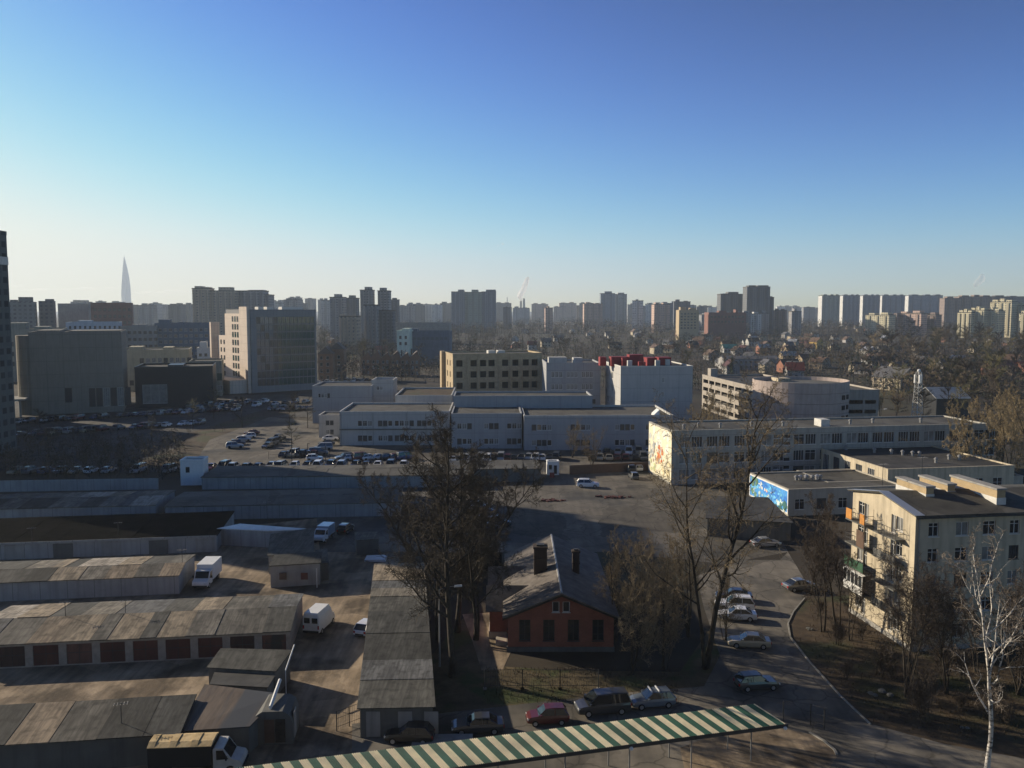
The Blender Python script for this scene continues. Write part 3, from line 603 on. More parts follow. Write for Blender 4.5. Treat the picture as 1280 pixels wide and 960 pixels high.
# ------------------------------------------------------------------ striped canopy in the foreground
M['stripe_green'] = flat('green_corrugated', (.022,.10,.065), .45, var=.3, scale=.5); M['stripe_cream'] = flat('cream_corrugated', (.70,.62,.43), .5, var=.2, scale=.5)
f1 = P(946,880,3.42); f0 = P(330,956,3.42); f0 = f0+(f0-f1)*.42; wv = P(985,905,2.87)-f1
dv = (f1-f0); Ln = dv.length; dv.normalize()
root = thing('canopy', 'long canopy with green and cream striped corrugated roof', 'canopy', f0*1.0, 0)
nr = int(Ln/.158); mb = MB()
for i in range(nr):
    mi = 0 if (i // 4) % 2 else 1
    a = dv*(i*.158); q = [(0,0),(.043,.055),(.095,.055),(.138,0),(.158,0)]
    for (s0,h0),(s1,h1) in zip(q, q[1:]):
        p0, p1 = a+dv*s0+Vector((0,0,h0)), a+dv*s1+Vector((0,0,h1)); mb.face([p0, p0+wv, p1+wv, p1], mi)
mb.build('roof', [M['stripe_green'], M['stripe_cream']], root)
mb = MB()
for off in (0.02, .98):
    o_ = wv*off; mb.loft([[p+o_+Vector((0,0,-.02)), p+o_+Vector((0,0,-.3)), p+o_+Vector((.06,-.06,-.3)), p+o_+Vector((.06,-.06,-.02))] for p in (Vector((0,0,0)), dv*Ln)])
mb.build('beam', M['metal_dark'], root)
s_ = 1.0
while s_ < Ln:
    for off in (.12, .88):
        p = dv*s_+wv*off; mb = MB(); mb.tube([(p.x,p.y,p.z-.1),(p.x,p.y,-f0.z)], .06, 6); mb.build('post', M['metal_grey'], root)
    s_ += 5.2
for s_ in (Ln-.3, Ln-13.5, Ln-27): 
    p = dv*s_+wv*1.02; mb = MB(); mb.lathe(p.x, p.y, [(.0,p.z-.42),(.14,p.z-.38),(.17,p.z-.28),(.1,p.z-.16),(.02,p.z-.14)], 10); mb.build('lamp', M['white'], root)
# ------------------------------------------------------------------ school complex
A = P(840,540,11.1); A = Vector((A.x, A.y, 0)); SA = R(9)
root = thing('school', 'long three-storey pale grey panel school with flat roof and mural end wall', 'school', A, SA)
SW, SD, SH = 72., 15., 11.1
hol = []
zs = [1.0, 4.4, 7.8]
for j, z in enumerate(zs):
    u = 1.6
    while u < SW-3:
        if 21.5 < u < 26.6: u += .6; continue
        hol.append((u, z, 2.35, 2.25, ['white','curtain','strip','dark','pale','strip','curtain'][(int(u*3)+j*2) % 7])); hol.append((u+2.65, z, 2.35, 2.25, ['strip','dark','curtain','white','strip','pale'][(int(u*5)+j) % 6])); u += 6.0 if u+6 < 21.5 or u > 26 else 5.4
for z in (.9,2.6,4.3,6.0,7.7,9.2): hol += [(22.3,z,1.5,.85,'plain'), (24.6,z,1.5,.85,'plain')]
block('', '', '', A, SA, SW, SD, SH, M['school'], M['roof_grey'], dict(f=hol), root=root, par=.3, dep=.2)
M['mural_base'] = flat('mural_paint', (.74,.68,.50), .8, var=.06)
# painted end wall: figures in loose patches of colour, modelled as paint on the wall
def mural(root, T, W, H, base, patches, seed, th=.03, name='mural'):
    mb = MB(); mb.loft([[T(.02,-.04,.0+h0),T(W-.02,-.04,h0),T(W-.02,-.04,H),T(.02,-.04,H)] if d else [T(.02,0,h0),T(W-.02,0,h0),T(W-.02,0,H),T(.02,0,H)] for d, h0 in ((0,.5),(1,.5))])
    m = mb.build(name, base, root); rr = random.Random(seed); k = 0
    for col, n, (u0,u1,z0,z1), (s0,s1) in patches:
        pm = MB(); mt = flat('mural_colour', col, .8, var=.25, scale=.9)
        for i in range(n):
            cu, cz, r = rr.uniform(u0,u1)*W, rr.uniform(z0,z1)*H, rr.uniform(s0,s1); d = -.042-.0007*k; k += 1; q = rr.uniform(.5,1.3); nn = 11
            pts = []
            for a in range(nn):
                g = 6.283*a/nn; rad = r*rr.uniform(.6,1.2); pts.append(T(min(W-.1,max(.1,cu+rad*math.cos(g))), d, min(H-.1,max(.6,cz+rad*q*math.sin(g)))))
            pm.face(pts)
        pm.build('painted_patch', mt, m)
    return m
mural(root, faceT(faces(SW,SD)['l']), SD, SH-.1, M['mural_base'], [((.80,.78,.68),14,(.2,.9,.6,.95),(.4,1.3)),((.50,.52,.48),26,(.05,.6,.35,.78),(.2,.75)),((.30,.32,.32),20,(.02,.34,.2,.66),(.2,.6)),((.36,.28,.22),6,(.2,.5,.25,.6),(.4,.8)),
      ((.60,.17,.07),20,(.36,.64,.3,.64),(.18,.6)),((.60,.30,.12),14,(.38,.7,.25,.58),(.15,.5)),((.72,.62,.38),18,(.3,.97,.08,.38),(.2,.7)),((.55,.58,.30),5,(.1,.6,.1,.3),(.4,.9))], 4)
vm = MB().lathe(0,0,[(.28,0),(.28,.7),(.42,.72),(.42,.9),(.1,1.15)],8).mesh('vent', M['metal_grey'])
def vents(root, pts, z):
    for x, y in pts: put(vm, 'vent', root, (x, y, z))
vents(root, [(4,4),(8,6),(12.5,5),(20,6),(27,5.5),(43,6),(49,7),(60,6)], SH-.06)
sub(root, 'stair_head', M['offwhite'], lambda m: m.box(34.5,36.5,3,6,SH-.05,SH+1.5))
# hall wing coming forward, lit side wall
A2 = P(1110,588,6.6); A2 = Vector((A2.x, A2.y, 0)); Bk = P(1012,556,6.6)
wl = (Vector((Bk.x,Bk.y,0))-A2).length; wa = R(9)
root = thing('school_hall', 'school hall wing with dark roof and tall windows in its sunlit side wall', 'hall', A2, wa)
block('', '', '', A2, wa, 26, wl-1.5, 6.6, M['cream'], M['bitumen'], dict(l=grid(6, 1.6, 4.2, [2.2], 2.3, 3.8, ['dark','strip']), f=grid(6,1.6,4.0,[1.4],2.0,3.2,'white')), root=root, par=.25)
vents(root, [(5,wl*.75),(9,wl*.62),(11.5,wl*.55),(13,wl*.5),(14.4,wl*.46),(15.5,wl*.44),(19,wl*.3),(20.6,wl*.27),(14,wl*.2)], 6.5)
# single-storey block with the blue billboard
A3 = P(986,613,4.6); A3 = Vector((A3.x, A3.y, 0)); B3 = P(937,592,4.6); bl = (Vector((B3.x,B3.y,0))-A3).length
root = thing('annex', 'single-storey dark-roofed school annex with a blue mural on its end wall', 'annex', A3, R(9))
block('', '', '', A3, R(9), 22, bl, 4.6, M['cream_dark'], M['roof_grey'], dict(f=grid(5,1.2,4.1,[1.1],1.8,1.9,['white','dark'])), root=root, par=.2)
mural(root, faceT(faces(22,bl)['l']), bl, 4.5, flat('mural_sky', (.07,.30,.68), .7), [((.04,.20,.62),16,(.3,.95,.45,.92),(.3,.9)),((.16,.50,.78),26,(.05,.85,.3,.85),(.2,.6)),((.70,.74,.72),12,(.25,.6,.55,.85),(.15,.4)),((.50,.66,.64),30,(.08,.95,.12,.5),(.15,.5)),((.72,.42,.30),2,(.42,.5,.6,.72),(.2,.35)),
      ((.05,.16,.16),9,(.7,1,.1,.4),(.3,.7)),((.12,.24,.16),8,(.02,.25,.2,.95),(.3,.8))], 9)
fm = MB(); Tq = faceT(faces(22,bl)['l'])
for u0,u1,z0,z1 in ((0,bl,4.35,4.6),(0,bl,.35,.6),(0,.25,.6,4.35),(bl-.25,bl,.6,4.35)): fm.loft([[Tq(u0,-.02,z0),Tq(u1,-.02,z0),Tq(u1,-.02,z1),Tq(u0,-.02,z1)],[Tq(u0,-.1,z0),Tq(u1,-.1,z0),Tq(u1,-.1,z1),Tq(u0,-.1,z1)]])
fm.build('mural_frame', M['white'], root)
rr = random.Random(3)
for i in range(7): sub(root, 'roof_fan', M['metal_bright' if i % 2 else 'metal_grey'], lambda m: [m.lathe(6+i*.75+rr.uniform(-.2,.2), bl*.55+rr.uniform(-.6,.6), [(.3,4.5),(.3,5.0),(.45,5.02),(.45,5.25),(.12,5.5)], 8)])
root = block('annex', 'low grey-roofed link building between the school annex and the apartment block', 'annex', P(1035,604,4.4).xy, R(9), 40, 12, 4.4, M['cream_dark'], M['roof_grey'], dict(f=grid(8,1.2,4.4,[1.1],1.8,1.9,['white','dark'])), par=.2)
shed('dark flat-roofed garage block in front of the blue mural', [(882,648),(992,654),(960,622),(884,620)], 3.0, 3.1, M['concrete_dark'], M['bitumen'], None, 'garage_block', 'garage')

# ------------------------------------------------------------------ white hospital in the centre
HA_ = R(1.5)
W4 = ['dark','white','dark','curtain','plain']
def clus(us, zs, n=4, w=1.15, h=1.5, st=None): return [(u+i*(w+.18), z, w, h, (st or W4)[(int(u)+i*2+int(z)) % len(st or W4)]) for u in us for z in zs for i in range(n)]
A = P(425,557); W_ = P(560,562).x-A.x
block('hospital_wing', 'white two-storey hospital wing front with dark window groups, nearest the car row', 'hospital', A, HA_, W_, 22, 8.7, M['hosp'], M['roof_grey'], dict(f=clus([4.8,10.2], [1.2,5.2], 3)+clus([14.6,20.6], [1.2,5.2], 4)), 'hospital buildings', par=.5)
for q in [o for o in C.objects if o.name.startswith('hospital_wing') and o.parent is None]:
    sub(q, 'ledge', M['concrete_dark'], lambda m: m.box(0,W_,-.5,-.01,4.25,4.5)); sub(q, 'downpipe', M['metal_grey'], lambda m: [m.tube([(x,-.1,0),(x,-.1,8.7)],.08,5) for x in (.4,8.9,17.8,23)])
A = P(563,563); W_ = P(652,563).x-A.x
block('hospital_wing', 'recessed bluish hospital wing behind the bushy tree, between the two white fronts', 'hospital', (A.x+.1, A.y+2.5), HA_, W_, 20, 8.9, M['hosp2'], M['roof_grey'], dict(f=clus([1.5,8.5,14.5], [1.2,5.2], 3)), 'hospital buildings', par=.4)
A = P(655,563); W_ = P(842,563).x-A.x
rr_ = block('hospital_wing', 'long low hospital wing with white parapet behind the right-hand parked cars', 'hospital', A, HA_, W_, 24, 8.6, M['hosp2'], M['roof_grey'], dict(f=clus([2,12,23.5,31.5], [1.2,5.2])), 'hospital buildings', par=.5, cap=M['hosp'])
sub(rr_, 'roof_gable', M['white'], lambda m: m.prism([(W_-5,.3),(W_-3.6,.3),(W_-3.6,4),(W_-5,4)], 8.5, [9.1,10.4,10.4,9.1]))
A = P(567,497,11.6)
block('hospital_wing', 'blank bluish upper hospital storey in front of the unfinished block', 'hospital', (A.x, A.y), HA_, P(741,497,11.6).x-A.x, 14, 11.6, M['hosp2'], M['roof_grey'], {}, 'hospital buildings', par=.5)
A = P(494,497,10.3)
block('hospital_wing', 'white hospital wing with a strip of narrow windows and brown roof', 'hospital', (A.x, A.y), HA_, P(566,497,10.3).x-A.x-.3, 26, 10.6, M['hosp'], M['litter'], dict(f=clus([2.0,6.0,10.0], [7.6], 3, .8, 1.2)), 'hospital buildings', par=.4)
A = P(390,484,11.6)
rr_ = block('hospital_wing', 'pale blue three-storey hospital block at the left end with few windows', 'hospital', (A.x, A.y), HA_, P(464,484,11.6).x-A.x, 18, 11.6, M['hosp2'], M['roof_grey'], dict(f=clus([1.9], [8.2], 4, .8, 1.4)), 'hospital buildings', par=.4)
A = P(465,478,12.6)
block('hospital_wing', 'small white stair tower with flagpole beside the left hospital block', 'hospital', (A.x, A.y-1), HA_, P(492,478,12.6).x-A.x, 12, 12.6, M['hosp'], M['hosp'], dict(f=clus([1.6], [10.2], 2, .9, 1.2)), 'hospital buildings', par=.9)
A = P(418,512,9.4); 
block('hospital_wing', 'low entrance block with small white roof box beside the parked white cars', 'hospital', (A.x-7, A.y+12), HA_, 13, 9, 6.2, M['hosp'], M['roof_grey'], dict(f=clus([2,7], [1.0,3.6], 2, 1.0, 1.3)), 'hospital buildings', par=.3)
# unfinished brick block: open window holes, some with nothing behind
A = P(566,444,20.6); W_ = P(682,444,20.6).x-A.x; Bk = P(555,441,20.6)
hol = []
for j in range(5):
    z = 1.0+3.9*j
    for i, u in enumerate((1.2,6.2,9.6,12.6,17.5,21.2,25.0,28.2)):
        if u+2.3 < W_: hol.append((u, z, 2.2, 2.2, None))
root = block('unfinished_block', 'unfinished yellowish brick block with rows of empty dark window openings', 'building', (A.x, A.y), R(14), W_, 19, 20.6, M['raw_brick'], M['roof_grey'], dict(f=hol, l=grid(3,2,5.4,[1+3.9*j for j in range(5)],1.6,2.0,None)), 'hospital buildings', par=.5, dep=.45)
for u in (5.0,8.6,16.0,20.2,24): sub(root, 'pilaster', M['raw_brick'], lambda m: m.box(u,u+.5,-.3,-.004,0,20.6))
for j in range(1,5): sub(root, 'floor_slab', M['concrete'], lambda m: m.box(.2,W_-.2,.5,18.5,3.9*j-.35,3.9*j-.05))
sub(root, 'inner_wall', M['concrete_dark'], lambda m: m.box(.2,W_-.2,7,7.2,0,20))
for u in (13,16.5): sub(root, 'roof_box', M['offwhite'], lambda m: m.box(u,u+2.5,2,5,20.2,22))
sub(root, 'corner_fin', M['raw_brick'], lambda m: m.box(-1.4,-.02,15.5,19,6.5,21.3))
# glazed bluish block
A = P(683,455,18.6); W_ = P(751,455,18.6).x-A.x
root = block('hospital_block', 'blue-grey hospital block with big bright window panes, between brick block and white block', 'hospital', (A.x, A.y), R(2), W_, 20, 18.6, M['hosp2'], M['bitumen'],
      dict(f=clus([1.6,6.6,11.6], [14.2], 3, 1.1, 1.9, ['pale','curtain']) + clus([1.6,6.6,11.6], [10.2], 3, 1.1, 1.9, ['pale','curtain']) + clus([1.6,6.6,11.6],[5.6],4,1.0,1.4)), 'hospital buildings', par=.4)
for u, w_, h_ in ((1.0,6,2.0),(9.2,3.0,1.8)): sub(root, 'roof_box', M['hosp'], lambda m: m.box(u,u+w_,3,8,18.2,18.6+h_))
# white block with sunlit side and red plant on the roof
A = P(776,459,18.8); Bk = P(749,453,18.8); W_ = P(871,460,18.8).x-A.x; Dw = (Vector((Bk.x,Bk.y))-Vector((A.x,A.y))).length
root = block('hospital_block', 'large white hospital block with blank front, sunlit left side and red roof plant', 'hospital', (A.x, A.y), R(4.5), W_, Dw, 18.8, M['hosp'], M['bitumen'],
      dict(l=clus([3,9.5], [14.4,10.3,6.2], 2, 1.7, 1.9, ['plain','curtain']), f=[(12.8,14,.7,1.6,'pale'),(12.8,9.6,.7,1.6,'pale'),(6.8,5.2,1.8,1.2,'dark'),(9.9,5.2,1.8,1.2,'dark'),(12,5.2,1.2,1.2,'dark')]), 'hospital buildings', par=.35, cap=M['offwhite'])
rr = random.Random(12)
for x0,x1,y0,y1,h in ((8.5,10.2,1.6,6,2.7),(5.8,6.8,1.2,2.4,1.6),(7.2,7.9,1.0,2,1.5),(-1,4.5,10,14,2.6),(5,9.5,11,15,3.2),(10.5,14,12,16,2.2),(14,18,9,14,2.4),(-4,-2,13,16,2.4),(2,3.5,7.5,9.5,2.4)):
    b_ = sub(root, 'roof_plant', M['red'], lambda m: m.box(x0,x1,y0,y1,18.4,18.8+h))
for x,y in ((3,4),(12,5),(9,13),(16,8)): sub(root, 'roof_unit', M['offwhite'], lambda m: m.box(x,x+1.4,y,y+1.2,18.4,20.6))

# ------------------------------------------------------------------ multi-level car park
M['parkc'] = wall_mat('car_park_concrete', (.36,.325,.28), .1, .75); M['parkp'] = wall_mat('car_park_pink', (.40,.33,.295), .08, .8)
A = P(948,487,12.); Bk = P(878,470,12.); A = Vector((A.x,A.y,0)); ln_ = (Vector((Bk.x,Bk.y,0))-A).length; an = math.atan2(Bk.y-A.y, Bk.x-A.x)-math.pi/2
root = thing('multi_storey_car_park', 'concrete multi-storey car park with open decks and big curved ramp drum', 'car park', A, an)
hol = [(u, z, 5.6, 1.35, None) for z in (.9,3.9,6.9,9.7) for u in [1.2+6.7*i for i in range(int(ln_/6.7))]]
block('', '', '', A, an, 23, ln_, 12., M['parkc'], M['bitumen'], dict(l=hol), root=root, par=.6, dep=.5)
for z in (3.2,6.2,9.1): sub(root, 'deck', M['concrete'], lambda m: m.box(.6,22.4,.6,ln_-.6,z-.3,z))
sub(root, 'stair_head', M['parkc'], lambda m: m.box(1.5,4,ln_-5,ln_-1.5,11.6,15)); sub(root, 'stair_head', M['cream'], lambda m: m.box(8,12,.5+4,4+6,11.6,15.0))
a_ = P(952,486,12.6); b_ = P(1060,484,12.6); rad = (b_-a_).length/2*.98
c0 = Vector(((a_.x+b_.x)/2-1.2, (a_.y+b_.y)/2+1, 0)) - A; c0 = Matrix.Rotation(-an, 3, 'Z') @ c0
mb = MB(); n = 48
for z0, z1, rr_ in ((0,2.9,rad),(3.0,5.9,rad),(6.0,8.9,rad),(9.0,11.9,rad),(12.0,15.1,rad+.06)):
    ring = [[(c0.x+r_*math.cos(6.2832*i/n), c0.y+r_*math.sin(6.2832*i/n), z) for i in range(n)] for r_, z in ((rr_,z0),(rr_,z1),(rr_-.3,z1),(rr_-.3,z0))]
    mb.loft(ring, cap=False)
mb.build('ramp_drum', M['parkp'], root)
mb = MB(); mb.lathe(0,0,[(rad-.32,-.1),(rad-.32,14.0)],40); o = mb.build('drum_core', M['concrete_dark'], root); o.location = (c0.x,c0.y,0); o.scale = (1,1,1)
for z in (1.0,4.0,7.0,10.0):
    for g in (-.95,-.75):
        x, y = c0.x+(rad-.12)*math.cos(g), c0.y+(rad-.12)*math.sin(g); mb = MB(); mb.box(x-.7,x+.7,y-.35,y+.35,z,z+1.3,rot=g+math.pi/2); mb.build('opening', M['void'], root)
A = P(1058,489,11.)
root = block('car_park_wing', 'grey car park wing with slit openings right of the curved ramp', 'car park', (A.x,A.y), R(3), P(1100,489,11.).x-A.x, 24, 11., M['parkc'], M['roof_grey'], dict(f=[(.8,z,4.6,1.2,None) for z in (1,4,7)]+[(6,z,3.6,1.2,None) for z in (1,4,7)]), par=.5, dep=.5)
for z in (3.2,6.2,9.1): sub(root, 'deck', M['concrete'], lambda m: m.box(.5,9.5,.6,23,z-.3,z))

# ------------------------------------------------------------------ office tower on the left and its neighbours
M['off_lit'] = wall_mat('pinkish_panel', (.62,.52,.43), .05, .85, panel=(1.5,3.6)); M['off_dark'] = wall_mat('grey_stone', (.25,.25,.25), .06, .9, panel=(1.5,3.6)); M['green_glass'] = gloss('green_glass', (.02,.075,.065), .06, .7); M['blue_glass'] = gloss('blue_glass', (.10,.14,.17), .06, .7)
WST['green'] = ('green_glass','metal_dark',2,1); WST['blue'] = ('blue_glass','metal_dark',2,1)
D0 = 375.; OA = R(38); A = Vector((PD(313,400,D0).x, D0, 0)); OW, OD, OH = 30.6, 29.5, 35.2
hol = [(2.6+1.95*i, 3+3.4*j, 1.75, 2.9, 'blue' if i < 4 and j > 1 and (i+j) % 4 else ('green' if i > 4 else 'dark')) for i in range(14) for j in range(9) if 2.6+1.95*i+1.9 < OW]
root = block('office_tower', 'ten-storey office tower with green glass front and pale sunlit stair shafts', 'office tower', A, OA, OW, OD, OH, M['off_dark'], M['metal_grey'], dict(f=hol), par=1.2, dep=.25)
def shaft(xa, xb, ya, yb, h, nm): return sub(root, nm, M['off_lit'], lambda m: m.box(xa,xb,ya,yb,0,h))
shaft(-1.4, -.08, .6, 9.5, 37.6, 'stair_shaft'); s_ = shaft(-.7, -.08, 9.51, 29.4, 34.6, 'stair_shaft')
for j in range(9):
    for u, st in ((12.5,'dark'),(15.5,'green'),(18.5,'dark')): window(s_, (-.7, u+1.9, -math.pi/2), 0, 3+3.5*j, 1.9, 2.4, st if (j+int(u)) % 3 else 'green', .02)
s_ = shaft(-.4, 14, 29.6, 40, 24.5, 'side_wing')
for j in range(6):
    for u in (31,35): window(s_, (-.4, u+1.6, -math.pi/2), 0, 2.5+3.6*j, 1.6, 2.0, 'dark', .02)
shaft(-2.5, 1.5, 43, 45, 30.5, 'slab_wall')
sub(root, 'podium', M['off_lit'], lambda m: [m.box(-9,-1.5,2,30,0,5.4), m.box(-9.2,-1.5,1.8,30.2,5.403,5.8)])
for u,w_ in ((6,2.5),(10,3),(17,10)): sub(root, 'roof_unit', M['offwhite'], lambda m: m.box(u,u+w_,6,10,OH-.1,OH+2.4))
def bld(px0, px1, ytop, D, depth, wall, label, holes=None, name='building', cat='building', ang=0, roofm='roof_grey', group=None, par=.5, dep=.2, boxes=(), z=None, order=False):
    if px1 < 300 and not ang: ang = math.degrees(math.atan((640-px1)/FPX))-3
    a = PD(px0, ytop, D); H = a.z; k1 = (px1-640)/FPX; W = (k1*D-a.x)/(math.cos(R(ang))-k1*math.sin(R(ang)))
    if callable(holes): holes = holes(W, H)
    root = block(name, label, cat, (a.x, a.y), R(ang), W, depth, H, M[wall] if isinstance(wall, str) else wall, M[roofm], holes, group, par=par, dep=dep, order=order)
    for f0_, f1_, hh in boxes: sub(root, 'roof_box', M[wall] if isinstance(wall, str) else wall, lambda m: m.box(W*f0_, W*f1_, depth*.25, depth*.75, H-.2, H+hh))
    return root
M['grey_warm'] = wall_mat('warm_grey_cladding', (.25,.228,.19), .05, .82, panel=(5.2, 4.6)); M['near_black'] = flat('black_cladding', (.025,.027,.03), .4, var=.1); M['tan'] = wall_mat('tan_render', (.42,.38,.27)); M['olive'] = wall_mat('olive_grey', (.25,.25,.21)); M['maroon'] = wall_mat('maroon_cladding', (.23,.12,.10)); M['blue_wall'] = wall_mat('blue_cladding', (.12,.155,.20)); M['pale_blue'] = wall_mat('pale_blue_render', (.42,.47,.53)); M['mint'] = wall_mat('mint_render', (.60,.68,.58)); M['dark_teal'] = flat('dark_teal_cladding', (.03,.045,.045), .35)
r_ = bld(35, 152, 417, 296, 34, 'grey_warm', 'large windowless warm grey box building with open ground floor', lambda W, H: dict(f=[(W*.62+i*2.3, 2.2, 2.0, 6.5, 'pale' if i in (2,4) else 'dark') for i in range(6)] + [(W*.36, 4, 2.2, 5, 'dark')]), boxes=((.05,.3,.9),(.4,.98,.7)))
sub(r_, 'corner_drum', M['grey_warm'], lambda m: m.lathe(0, 5, [(4.6,0),(4.6,27.4)], 24))
sub(r_, 'canopy', M['concrete'], lambda m: m.box(-14,-1,-6,6,5.6,6.2))
for x in (-12,-7,-3): sub(r_, 'column', M['concrete'], lambda m: m.box(x,x+.6,-5,-4.4,0,5.6))
bld(168, 265, 461, 318, 24, 'near_black', 'black windowless box building in front of the tan one', lambda W, H: dict(f=[(2.5,1.5,8.5,7,'pale')]), boxes=((.4,.6,.8),), par=.6)
bld(150, 236, 439, 385, 26, 'tan', 'tan building with a band of bright windows behind the black box', lambda W, H: dict(f=grid(9, 8, 2.5, [8.6, 12.4], 1.7, 2.2, ['pale','curtain','pale','dark'])+grid(12,1,2.5,[2.5],1.7,2.2,'dark')), boxes=((.1,.3,1.6),(.6,.75,1.2)))
bld(236, 276, 453, 360, 20, 'olive', 'low glazed pavilion with white roof edge below the office tower', lambda W, H: dict(f=grid(5,1,2.5,[6.6],2.0,3,'green')+grid(5,1,2.5,[2],2.0,2.5,'pale')), par=.5)
bld(-20, 80, 413, 430, 40, 'olive', 'broad olive grey building with stepped flat roof at the left edge', lambda W, H: dict(f=grid(13,1.5,3,[8,13,18],2.0,2.2,'dark')), boxes=((.1,.5,3.5),(.6,.8,1.5)))
bld(82, 150, 404, 480, 30, 'pale_blue', 'pale blue building with a row of small roof windows behind the grey box', lambda W, H: dict(f=grid(11,1.6,2.5,[H-3.2],1.1,1.6,'dark')+grid(11,1.6,2.5,[H-8,H-13],1.4,1.6,'curtain')), boxes=((.2,.45,1.4),))
bld(150, 196, 409, 500, 24, 'concrete', 'grey office slab beside the pale blue roofline', lambda W, H: dict(f=grid(7,1.2,2.8,[H-4,H-8,H-12],1.7,1.7,'dark')), boxes=((.3,.7,1.5),))
bld(193, 264, 405, 520, 26, 'blue_wall', 'blue-grey office building with rows of white-framed windows, left of the office tower', lambda W, H: dict(f=grid(10,2.2,2.9,[H-4.5-3.6*j for j in range(6)],1.8,1.8,['white','curtain'])), boxes=((.05,.25,2.6),(.4,.5,1.2)))
bld(246, 276, 436, 470, 14, 'offwhite', 'small white cluster of plant rooms below the blue-grey office', lambda W, H: dict(f=grid(4,1,2.8,[3,7,11],1.4,1.6,'dark')), boxes=((.1,.4,3.5),(.6,.9,5)))
r_ = bld(113, 166, 379, 660, 26, 'maroon', 'maroon building with stepped right shoulder before the skyscraper', lambda W, H: dict(f=grid(8,2,3.4,[H-6-5*j for j in range(3)],2,2.2,'dark')))
bld(72, 113, 380, 700, 26, 'concrete', 'blank grey slab block left of the maroon building', boxes=((.0,.5,-.1),))
bld(8, 46, 378, 620, 24, facade_mat('dark_facade', (.15,.17,.18)), 'dark blue-grey block with ragged roofline at far left', boxes=((.1,.35,2),(.4,.9,4)), cat='apartment block', name='apartment_block')
bld(48, 70, 377, 640, 20, facade_mat('dark_facade', (.13,.13,.14)), 'narrow dark block between ragged block and grey slab at far left', boxes=((.4,.95,2),), cat='apartment block', name='apartment_block')
bld(496, 512, 414, 560, 30, 'mint', 'pale mint gable-ended building in front of the blue hall', lambda W, H: dict(f=grid(2,1.5,3.5,[H-5,H-9],1.5,2,'dark')), boxes=((.3,.9,1.6),))
bld(513, 562, 415, 575, 24, 'blue_wall', 'blue hall building right of the mint gable', lambda W, H: dict(f=grid(8,1.5,3,[H-5],2,1.4,'blue')), boxes=((.0,.15,2),))
bld(492, 562, 404, 760, 24, 'concrete', 'long low grey building with two white roof lights behind the blue hall', lambda W, H: dict(f=grid(14,1.5,3.3,[H-4,H-8],2.2,1.4,'pale')), boxes=((.12,.2,.8),(.34,.42,.8)))
# the block just outside the frame whose shade lies over the left car park
r_ = block('office_block', 'grey office block just left of the picture edge, shading the car park', 'office block', (-222, 236), R(2), 48, 56, 33., M['concrete'], M['roof_grey'], dict(r=grid(14,2,3.8,[2+3.6*j for j in range(8)],2.2,1.8,'plain')[:90]), par=.8)
# tower at the left edge: its long shadow falls across the yards
M['edge_tower'] = facade_mat('edge_tower_facade', (.10,.12,.12), (.02,.025,.03), 3.0, 3.0, .6)
root = block('tower_block', 'dark tower block cut by the left picture edge', 'tower block', (-158.5, 180), 0, 30, 42, 55., M['edge_tower'], M['roof_grey'], {}, par=1)
sub(root, 'roof_storey', M['edge_tower'], lambda m: m.box(2,26,2,40,54.5,61.5))
sub(root, 'white_band', M['offwhite'], lambda m: m.box(29.9,30.12,20,42.1,47.5,49.5))

# ------------------------------------------------------------------ brown row houses and mid-distance buildings
M['row_wall'] = brick_mat('brown_row_brick', (.30,.15,.08), (.24,.12,.07), (.3,.24,.18)); M['row_roof'] = flat('brown_row_roof', (.17,.14,.12), .8)
for i in range(6):
    px = 452+i*12.5; a = PD(px, 470, 478); W_ = 12.2*478/1080; rt = R(6)
    root = thing('row_house', 'brown brick row house with steep mono-pitch roof before the leafless grove', 'house', (a.x, 478-i*1.2, 0), rt, 'brown row houses', order=True)
    hl = grid(2,.7,2.3,[.9,3.9,6.9],1.2,1.6,['plain','curtain'])
    block('', '', '', None, 0, W_-.15, 11, 9.6+(i%2)*.8, M['row_wall'], None, dict(f=hl), slab=False, root=root)
    H_ = 9.6+(i%2)*.8
    wr_ = W_-.15
    sub(root, 'roof', M['row_roof'], lambda m: [m.loft([[(-.3,y,H_-.3),(wr_*.72,y,H_+3.2),(wr_*.72,y,H_+3.4),(-.3,y,H_-.1)] for y in (-.5,11.4)]), m.loft([[(wr_*.72,y,H_+3.2),(wr_+.1,y,H_-.1),(wr_+.1,y,H_+.1),(wr_*.72,y,H_+3.4)] for y in (-.5,11.4)])])
    sub(root, 'gable', M['row_wall'], lambda m: m.loft([[(0,y,H_-.1),(wr_,y,H_-.1),(wr_*.72,y,H_+3.15)] for y in (.02,.3)]))
    sub(root, 'chimney', M['dark_brick'], lambda m: m.box(.3,1.0,8,8.8,H_+1,H_+4.4))
for i, px in enumerate((398,408)):
    a = PD(px, 470, 440); root = thing('row_house', 'tall narrow brown townhouse beside the office tower', 'house', (a.x, 440+i*8, 0), R(4), 'brown townhouses', order=True)
    block('', '', '', None, 0, 7.5, 10, 14+i*2, M['row_wall'], M['row_roof'], dict(f=grid(2,.9,3.2,[1+3.3*j for j in range(4)],1.4,1.8,'plain')), root=root, par=.2); sub(root, 'gable_roof', M['row_roof'], lambda m: m.loft([[(-.3,y,13.9+i*2),(7.8,y,13.9+i*2),(3.75,y,17.5+i*2)] for y in (-.3,10.3)]))
